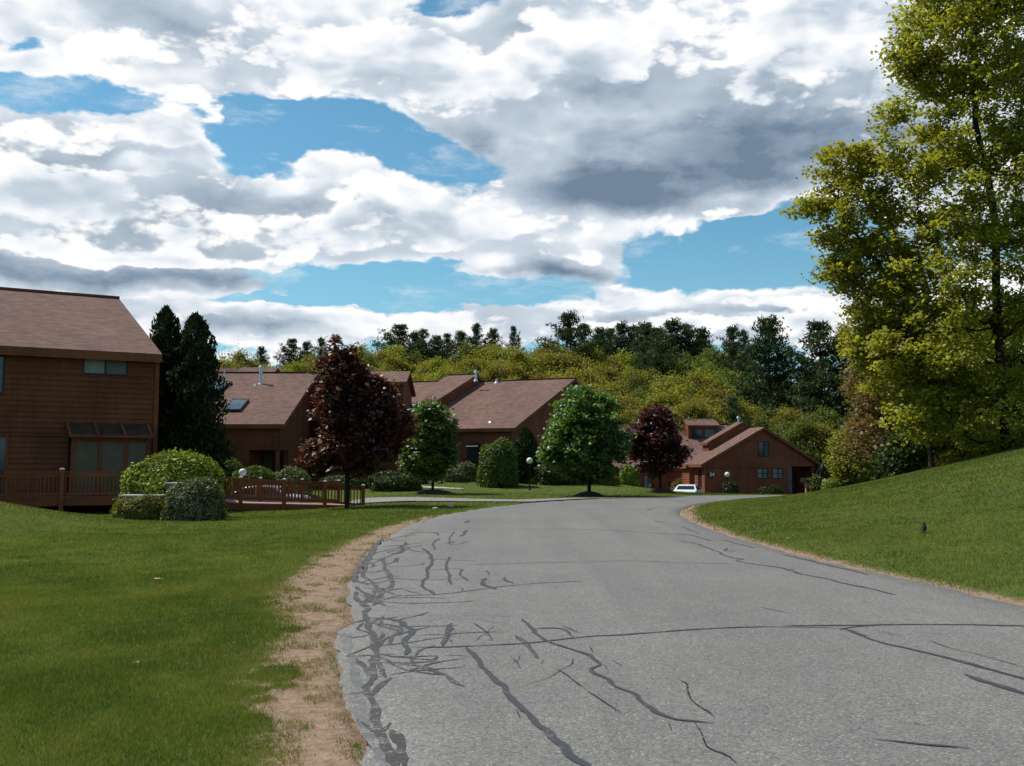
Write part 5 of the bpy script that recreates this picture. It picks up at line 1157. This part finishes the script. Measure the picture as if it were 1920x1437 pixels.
# pines along the skyline: (px, top, distance, width factor)
for i, (px, top, Yv, wf) in enumerate([(545, 636, 170, 1), (572, 642, 172, 1), (600, 634, 168, .8), (487, 652, 172, .8), (748, 609, 168, 1.4), (776, 624, 170, 1.0), (793, 617, 172, .8), (818, 631, 174, 1.0), (838, 626, 172, .8), (864, 623, 170, 1.1), (893, 607, 168, .9), (925, 618, 172, .8), (963, 612, 170, .5),
    (1065, 588, 150, 1.25), (1098, 608, 156, 1.0), (1125, 617, 166, .9), (1145, 616, 172, .9), (1166, 607, 170, 1.0), (1190, 611, 172, 1.0), (1212, 607, 168, 1.1), (1235, 615, 166, 1.3), (1262, 602, 162, 1.3), (1290, 609, 164, 1.3), (1318, 617, 166, 1.1), (1242, 640, 140, 1.1), (1375, 614, 150, .9), (1398, 620, 152, .7),
    (1445, 598, 125, 1.1), (1540, 604, 120, 1.1), (1588, 612, 132, .8), (1210, 640, 146, .9), (1690, 600, 118, 1.1), (1770, 580, 120, 1.1), (1605, 750, 104, .8), (1375, 745, 103, .8)]):
    big_ = Yv < 130
    lab = 'broad dark pine close behind the gabled house' if big_ else 'dark pine standing on the skyline ' + where(px)
    if i == 13: lab = 'tallest wide pine on the skyline above the round maple'
    stand(PV[i % 4], 14.2, px, Yv, top, wf * (1.0 if big_ else .95), 'pine_tree', lab, lab + 's' if i != 13 else None, rw.random() * 6.28)
for i, (px, top) in enumerate(((392, 632), (414, 640), (432, 637))): stand(birch, 12.4, px, 100 + i * 3, top, .62, 'birch_tree', 'thin pale half-bare tree beside the arborvitae against the sky', 'thin pale trees beside the arborvitae', i * 2.0)
# dim ground cover inside the woods
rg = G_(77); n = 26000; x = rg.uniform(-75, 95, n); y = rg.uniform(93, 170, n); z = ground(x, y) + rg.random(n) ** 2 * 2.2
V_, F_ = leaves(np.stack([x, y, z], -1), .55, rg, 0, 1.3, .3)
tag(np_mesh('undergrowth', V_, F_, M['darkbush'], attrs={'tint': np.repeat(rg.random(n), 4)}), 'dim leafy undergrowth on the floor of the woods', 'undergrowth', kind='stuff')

# ------------------------------------------------------------------ globe lamps
def lamp(px, Yv, cz, label, d=.36):
    x = px2w(px, Yv); z = gz(x, Yv); h = cz - z
    r_ = empty('lamp_post', (x, Yv, z), 0, label, 'lamp post', 'black posts with white globes')
    m_ = MB(); m_.tube([(0, 0, -.1), (0, 0, h - d / 2 - .03)], .035, 12); m_.tube([(0, 0, 0), (0, 0, .12)], [.07, .05], 12); m_.build('post', M['steel_dark'], r_, smooth=False)
    m_ = MB(); m_.tube([(0, 0, h - d / 2 - .07), (0, 0, h - d / 2 + .03)], [.05, .085], 14); m_.build('collar', M['steel_dark'], r_)
    m_ = MB(); m_.ball((0, 0, h), d / 2, 28); m_.build('globe', M['white'], r_, smooth=True)
lamp(457, 49.6, 1.18, 'white globe lamp on a black post behind the ramp railing', .37); lamp(993, 58.5, 1.78, 'white globe lamp on a black post in front of the cone evergreen'); lamp(1362, 70.5, .86, 'white globe lamp on a black post in front of the gabled house', .35)

# ------------------------------------------------------------------ cars
def car(loc, rz, paint, label, roof=1.42, Lc=4.6, Wd=1.74):
    root = empty('car', loc, rz, label, 'car')
    # side outline: x forward
    h = Lc / 2; lo = .22
    prof = [(-h, .42), (-h + .02, .80), (-h + .12, .92), (-h + .75, .98), (-h + 1.25, roof - .06), (-h + 1.55, roof - .01), (-h + 2.2, roof), (-h + 2.7, roof - .05), (-h + 3.45, .98), (h - .25, .84), (h - .05, .70), (h, .5), (h, .3), (h - .3, lo), (-h + .3, lo), (-h, .3)]
    bm = bmesh.new(); W_ = Wd / 2
    def wid(z): return W_ if z < .95 else W_ - (z - .95) / (roof - .95) * .22
    L_ = [bm.verts.new((x, wid(z) * (1 if z > .3 else .96), z)) for x, z in prof]; R_ = [bm.verts.new((x, -wid(z) * (1 if z > .3 else .96), z)) for x, z in prof]
    n_ = len(prof)
    for i in range(n_): bm.faces.new((L_[i], L_[(i + 1) % n_], R_[(i + 1) % n_], R_[i]))
    bm.faces.new(L_[::-1]); bm.faces.new(R_)
    bmesh.ops.recalc_face_normals(bm, faces=bm.faces); me = bpy.data.meshes.new('body'); bm.to_mesh(me); bm.free(); me.materials.append(paint)
    o = bpy.data.objects.new('body', me); col.objects.link(o); o.parent = root; bv = o.modifiers.new('bevel', 'BEVEL'); bv.width = .05; bv.segments = 3; bv.limit_method = 'ANGLE'
    for p in me.polygons: p.use_smooth = True
    # windows follow the greenhouse, 6 mm proud
    def pane(nm, pts, off_):
        mb = MB(); a = [Vector(p) + Vector(off_) for p in pts]; c_ = [p - Vector(off_) * 3 for p in a]; mb.face(a); k = len(a)
        for i in range(k): mb.face([a[(i + 1) % k], a[i], c_[i], c_[(i + 1) % k]])
        return mb.build(nm, M['carglass'], root)
    wz = lambda x, z, s: (x, s * wid(z), z)
    for s in (1, -1):
        a0, b0_ = -h + 1.05, -h + 1.42; pane('side_window', [wz(-h + .98, 1.0, s), wz(-h + 2.12, 1.0, s), wz(-h + 2.12, roof - .09, s), wz(-h + 1.38, roof - .10, s)][::s], (0, .012 * s, 0))
        pane('side_window', [wz(-h + 2.22, 1.0, s), wz(-h + 3.25, 1.0, s), wz(-h + 2.68, roof - .13, s), wz(-h + 2.22, roof - .09, s)][::s], (0, .012 * s, 0))
        t = MB(); t.box(-h - .015, -h + .05, s * (W_ - .50) if s > 0 else -W_ + .04, s * (W_ - .04) if s > 0 else -W_ + .50, .60, .74); t.build('tail_light', M['lamp_red'], root)
        t = MB(); t.box(h - .06, h + .012, min(s * .45, s * (W_ - .1)), max(s * .45, s * (W_ - .1)), .52, .64); t.build('headlight', M['glass'], root)
        for x in (-h + .95, h - .85):
            wm = MB(); y0 = s * (W_ - .2); y1 = s * (W_ + .012); wm.tube([(x, y0, .31), (x, y1, .31)], .315, 24); wo_ = wm.build('wheel', M['rubber'], root, bevel=.03)
            rm = MB(); rm.tube([(x, y1 - s * .01, .31), (x, y1 + s * .012, .31)], .2, 20); rm.build('rim', M['metal'], wo_)
    zw = lambda x: .98 + (3.45 - x) / .75 * (roof - .05 - .98); zb_ = lambda x: .98 + (x - .75) / .5 * (roof - .06 - .98)
    pane('windscreen', [(-h + 3.38, -.68, zw(3.38)), (-h + 3.38, .68, zw(3.38)), (-h + 2.78, .56, zw(2.78)), (-h + 2.78, -.56, zw(2.78))], (.008, 0, .014))
    pane('rear_window', [(-h + .80, .68, zb_(.80)), (-h + .80, -.68, zb_(.80)), (-h + 1.2, -.58, zb_(1.2)), (-h + 1.2, .58, zb_(1.2))], (-.014, 0, .012))
    b = MB(); b.box(-h - .05, -h + .1, -W_ + .05, W_ - .05, .34, .52); b.box(h - .1, h + .05, -W_ + .05, W_ - .05, .3, .46); b.build('bumper', paint, root, bevel=.03)
    b = MB(); b.box(-h - .06, -h - .045, -.2, .2, .56, .70); b.build('number_plate', M['blind'], root)
    return root
xm = (px2w(438, 47.5) + px2w(540, 47.5)) / 2
car((xm - .05, 47.5, gz(xm, 47.5) + .045), R(180 - 4), M['carsilver'], 'silver sedan parked behind the ramp railing', 1.40)
cx_ = 15.3; car((13.5, 78.0, gz(13.5, 78.0) + .05), R(72), M['carwhite'], 'white sedan parked tail-out beside the gabled house', 1.36)

# ------------------------------------------------------------------ utility cabinets
def cabinet(px0, px1, top, Yv, dep, label):
    x0, x1 = px2w(px0, Yv), px2w(px1, Yv); z = gz((x0 + x1) / 2, Yv); h = z_of(top, Yv) - z
    r_ = empty('utility_box', ((x0 + x1) / 2, Yv, z), 0, label, 'utility box'); w_ = (x1 - x0) / 2
    m_ = MB(); m_.box(-w_, w_, 0, dep, -.1, h - .06)
    for i in range(int(w_ * 2 / .12)): m_.box(-w_ + .05 + i * .12, -w_ + .09 + i * .12, -.012, 0, .12, h - .14)
    m_.build('cabinet', M['box'], r_, bevel=.01); m_ = MB(); m_.box(-w_ - .03, w_ + .03, -.04, dep + .03, h - .055, h); m_.build('lid', M['boxtop'], r_, bevel=.012)
cabinet(229, 303, 928, 31.4, .9, 'low grey utility box between the clipped bush and domed bush'); cabinet(314, 350, 905, 31.3, .7, 'taller grey utility box half hidden by the variegated bush')

# ------------------------------------------------------------------ small things
def blob_mesh(name, pts, m, smooth_=True):
    bm = bmesh.new()
    for p in pts: bm.verts.new(p)
    bmesh.ops.convex_hull(bm, input=bm.verts); me = bpy.data.meshes.new(name); bm.to_mesh(me); bm.free(); me.materials.append(m); o = bpy.data.objects.new(name, me); col.objects.link(o)
    b = o.modifiers.new('bevel', 'BEVEL'); b.width = .012; b.segments = 2; return o
def rock(px, py, w_, h_, label, sd, m='stone'):
    p = hit(px, py); rr = random.Random(sd); pts = []
    for i in range(26):
        a = rr.random() * 6.28; e = rr.random() * 1.5; k = .85 + rr.random() * .2
        pts.append((math.cos(a) * math.cos(e) * w_ / 2 * k, math.sin(a) * math.cos(e) * w_ / 3 * k, math.sin(e) * h_ * k))
    o = blob_mesh('rock', pts, M[m]); o.location = p; tag(o, label, 'rock')
rock(843, 951, .36, .13, 'pale flat rock on the grass strip beside the driveway, the larger one', 1); rock(816, 955, .26, .07, 'small pale flat rock left of the larger one by the driveway', 2)
rock(218, 971, .28, .07, 'small white stone at the corner of the olive bush', 3); rock(878+600, 1011, .09, .04, 'tiny white pebble at the foot of the grassy bank', 4)
def dry_leaf(px, py, s, label, rz):
    p = hit(px, py); mb = MB(); n = 9; z0 = .055
    pts = [(0, 0), (.35, .35), (.15, .7), (.6, .6), (1, 1.0), (1.2, .55), (1.9, .5), (1.4, .2), (2.0, -.1), (1.4, -.25), (1.2, -.7), (.7, -.4), (.1, -.5)]
    q = [((x - 1) * s * .5, y * s * .5, z0 + .012 * math.sin(x * 5) + abs(y) * s * .12) for x, y in pts]; qb = [(x, y, z - .002) for x, y, z in q]
    c = (0, 0, z0 + .004)
    for i in range(len(q)): mb.face([c, q[i], q[(i + 1) % len(q)]])
    mb.tube([(-s * .5, 0, z0), (-s * .85, .02 * s, z0 + .01)], .0025, 5)
    o = mb.build('dry_leaf', M['dryleaf']); so_ = o.modifiers.new('solid', 'SOLIDIFY'); so_.thickness = .002
    o.location = p; o.rotation_euler = (0, 0, rz); tag(o, label, 'leaf')
dry_leaf(297, 1094, .15, 'curled tan leaf lying on the upper lawn', .1); dry_leaf(256, 1256, .06, 'small brown leaf lying on the lower lawn', 1.2)

# robin-like bird on the bank
p = hit(1732, 999)
bd = MB(); s_ = 1.0
br = empty('bird', p, R(60), 'small dark brown bird standing upright on the grassy bank', 'bird')
spine = [(-.10, 0, .030), (-.06, 0, .045), (-.02, 0, .075), (.015, 0, .11), (.03, 0, .15), (.035, 0, .185), (.045, 0, .20)]
bd.tube(spine, [.010, .026, .045, .050, .036, .027, .008], 14); bd.tube([(-.08, 0, .042), (-.17, 0, .012)], [.018, .010], 8); bd.tube([(.05, 0, .185), (.078, 0, .182)], [.008, .001], 6)
bd.build('body', M['feather'], br, smooth=True)
for s in (-1, 1):
    w_ = MB(); w_.hexa([(-.12, s * .012, .03), (-.02, s * .05, .05), (.01, s * .052, .055), (-.05, s * .02, .03), (-.09, s * .02, .055), (.0, s * .046, .12), (.02, s * .05, .12), (-.02, s * .045, .08)]); w_.build('wing', M['feather'], br)
    l_ = MB(); l_.tube([(0, s * .015, .06), (.005, s * .018, .0), (.03, s * .02, -.002)], .004, 5); l_.build('leg', M['straw'], br)

# flag by the porch
root = h4
m4w = Matrix.Translation(h4.location) @ Matrix.Rotation(R(10), 4, 'Z')
fp = m4w @ Vector((9.25, -.05, 2.15)); fl_ = empty('flag', fp, R(10), 'small pale blue and navy flag hanging at the porch corner of the gabled house', 'flag')
b = MB(); b.tube([(0, 0, 0), (.45, -.55, .95)], .014, 8); b.build('pole', M['white'], fl_)
b = MB(); c = []
for i in range(8):
    for j in range(2):
        t = i / 7; c.append((.42 - .26 * t * (1 + .1 * j) + .10 * j * (1 - .6 * t), -.5 + .12 * j + .03 * math.sin(i * 1.3), .90 - 1.0 * t * .95))
for i in range(7): b.face([c[2 * i], c[2 * i + 1], c[2 * i + 3], c[2 * i + 2]])
o = b.build('cloth', M['flagc'], fl_); q = o.modifiers.new('solid', 'SOLIDIFY'); q.thickness = .01
b = MB(); c = [(x + .10 + .03 * math.sin(i), y + .02, z + .01) for i, (x, y, z) in enumerate(c)]
for i in range(7): b.face([c[2 * i], c[2 * i + 1], c[2 * i + 3], c[2 * i + 2]])
o = b.build('cloth_stripe', M['flagn'], fl_); q = o.modifiers.new('solid', 'SOLIDIFY'); q.thickness = .01

# pedestal planter in front of the porch
x, Yv = px2w(1509, 76.5), 76.5; z = gz(x, Yv); pr = empty('planter', (x, Yv, z), 0, 'pinkish urn with dark foliage on a narrow red pedestal before the porch', 'planter')
b = MB(); b.tube([(0, 0, 0), (0, 0, .08), (0, 0, .12), (0, 0, 1.05)], [.2, .2, .11, .09], 14); b.build('pedestal', M['terra'], pr, smooth=True)
b = MB(); b.tube([(0, 0, 1.05), (0, 0, 1.18), (0, 0, 1.38), (0, 0, 1.42)], [.08, .15, .17, .2], 16); b.build('urn', M['pink'], pr, smooth=True)
rg = G_(9); c = rg.normal(size=(500, 3)) * (.17, .15, .10) + (0, 0, 1.58); V_, F_ = leaves(c, .07, rg); np_mesh('foliage', V_, F_, M['darkbush'], parent=pr, attrs={'tint': np.repeat(rg.random(500), 4)})
# bench by the corner of the gabled house
bp = m4w @ Vector((.75, -1.2, 0)); bz = gz(bp.x, bp.y); bn = empty('bench', (bp.x, bp.y, bz), R(12), 'small stone bench by the numbered corner of the gabled house', 'bench')
b = MB(); b.box(-.52, .52, -.18, .18, .42, .49); b.build('seat', M['boxtop'], bn, bevel=.01)
for s in (-.34, .34): b = MB(); b.box(s - .09, s + .09, -.14, .14, -.1, .42); b.build('leg', M['found'], bn, bevel=.01)
# little path light
p = hit(1256, 925); pl_ = empty('path_light', p, 0, 'tiny black path light in the grass right of the smaller crimson tree', 'lamp')
b = MB(); b.tube([(0, 0, -.05), (0, 0, .5)], .03, 8); b.build('post', M['steel_dark'], pl_); b = MB(); b.tube([(0, 0, .5), (0, 0, .62), (0, 0, .68)], [.06, .1, .02], 10); b.build('lamp_shade', M['steel_dark'], pl_)
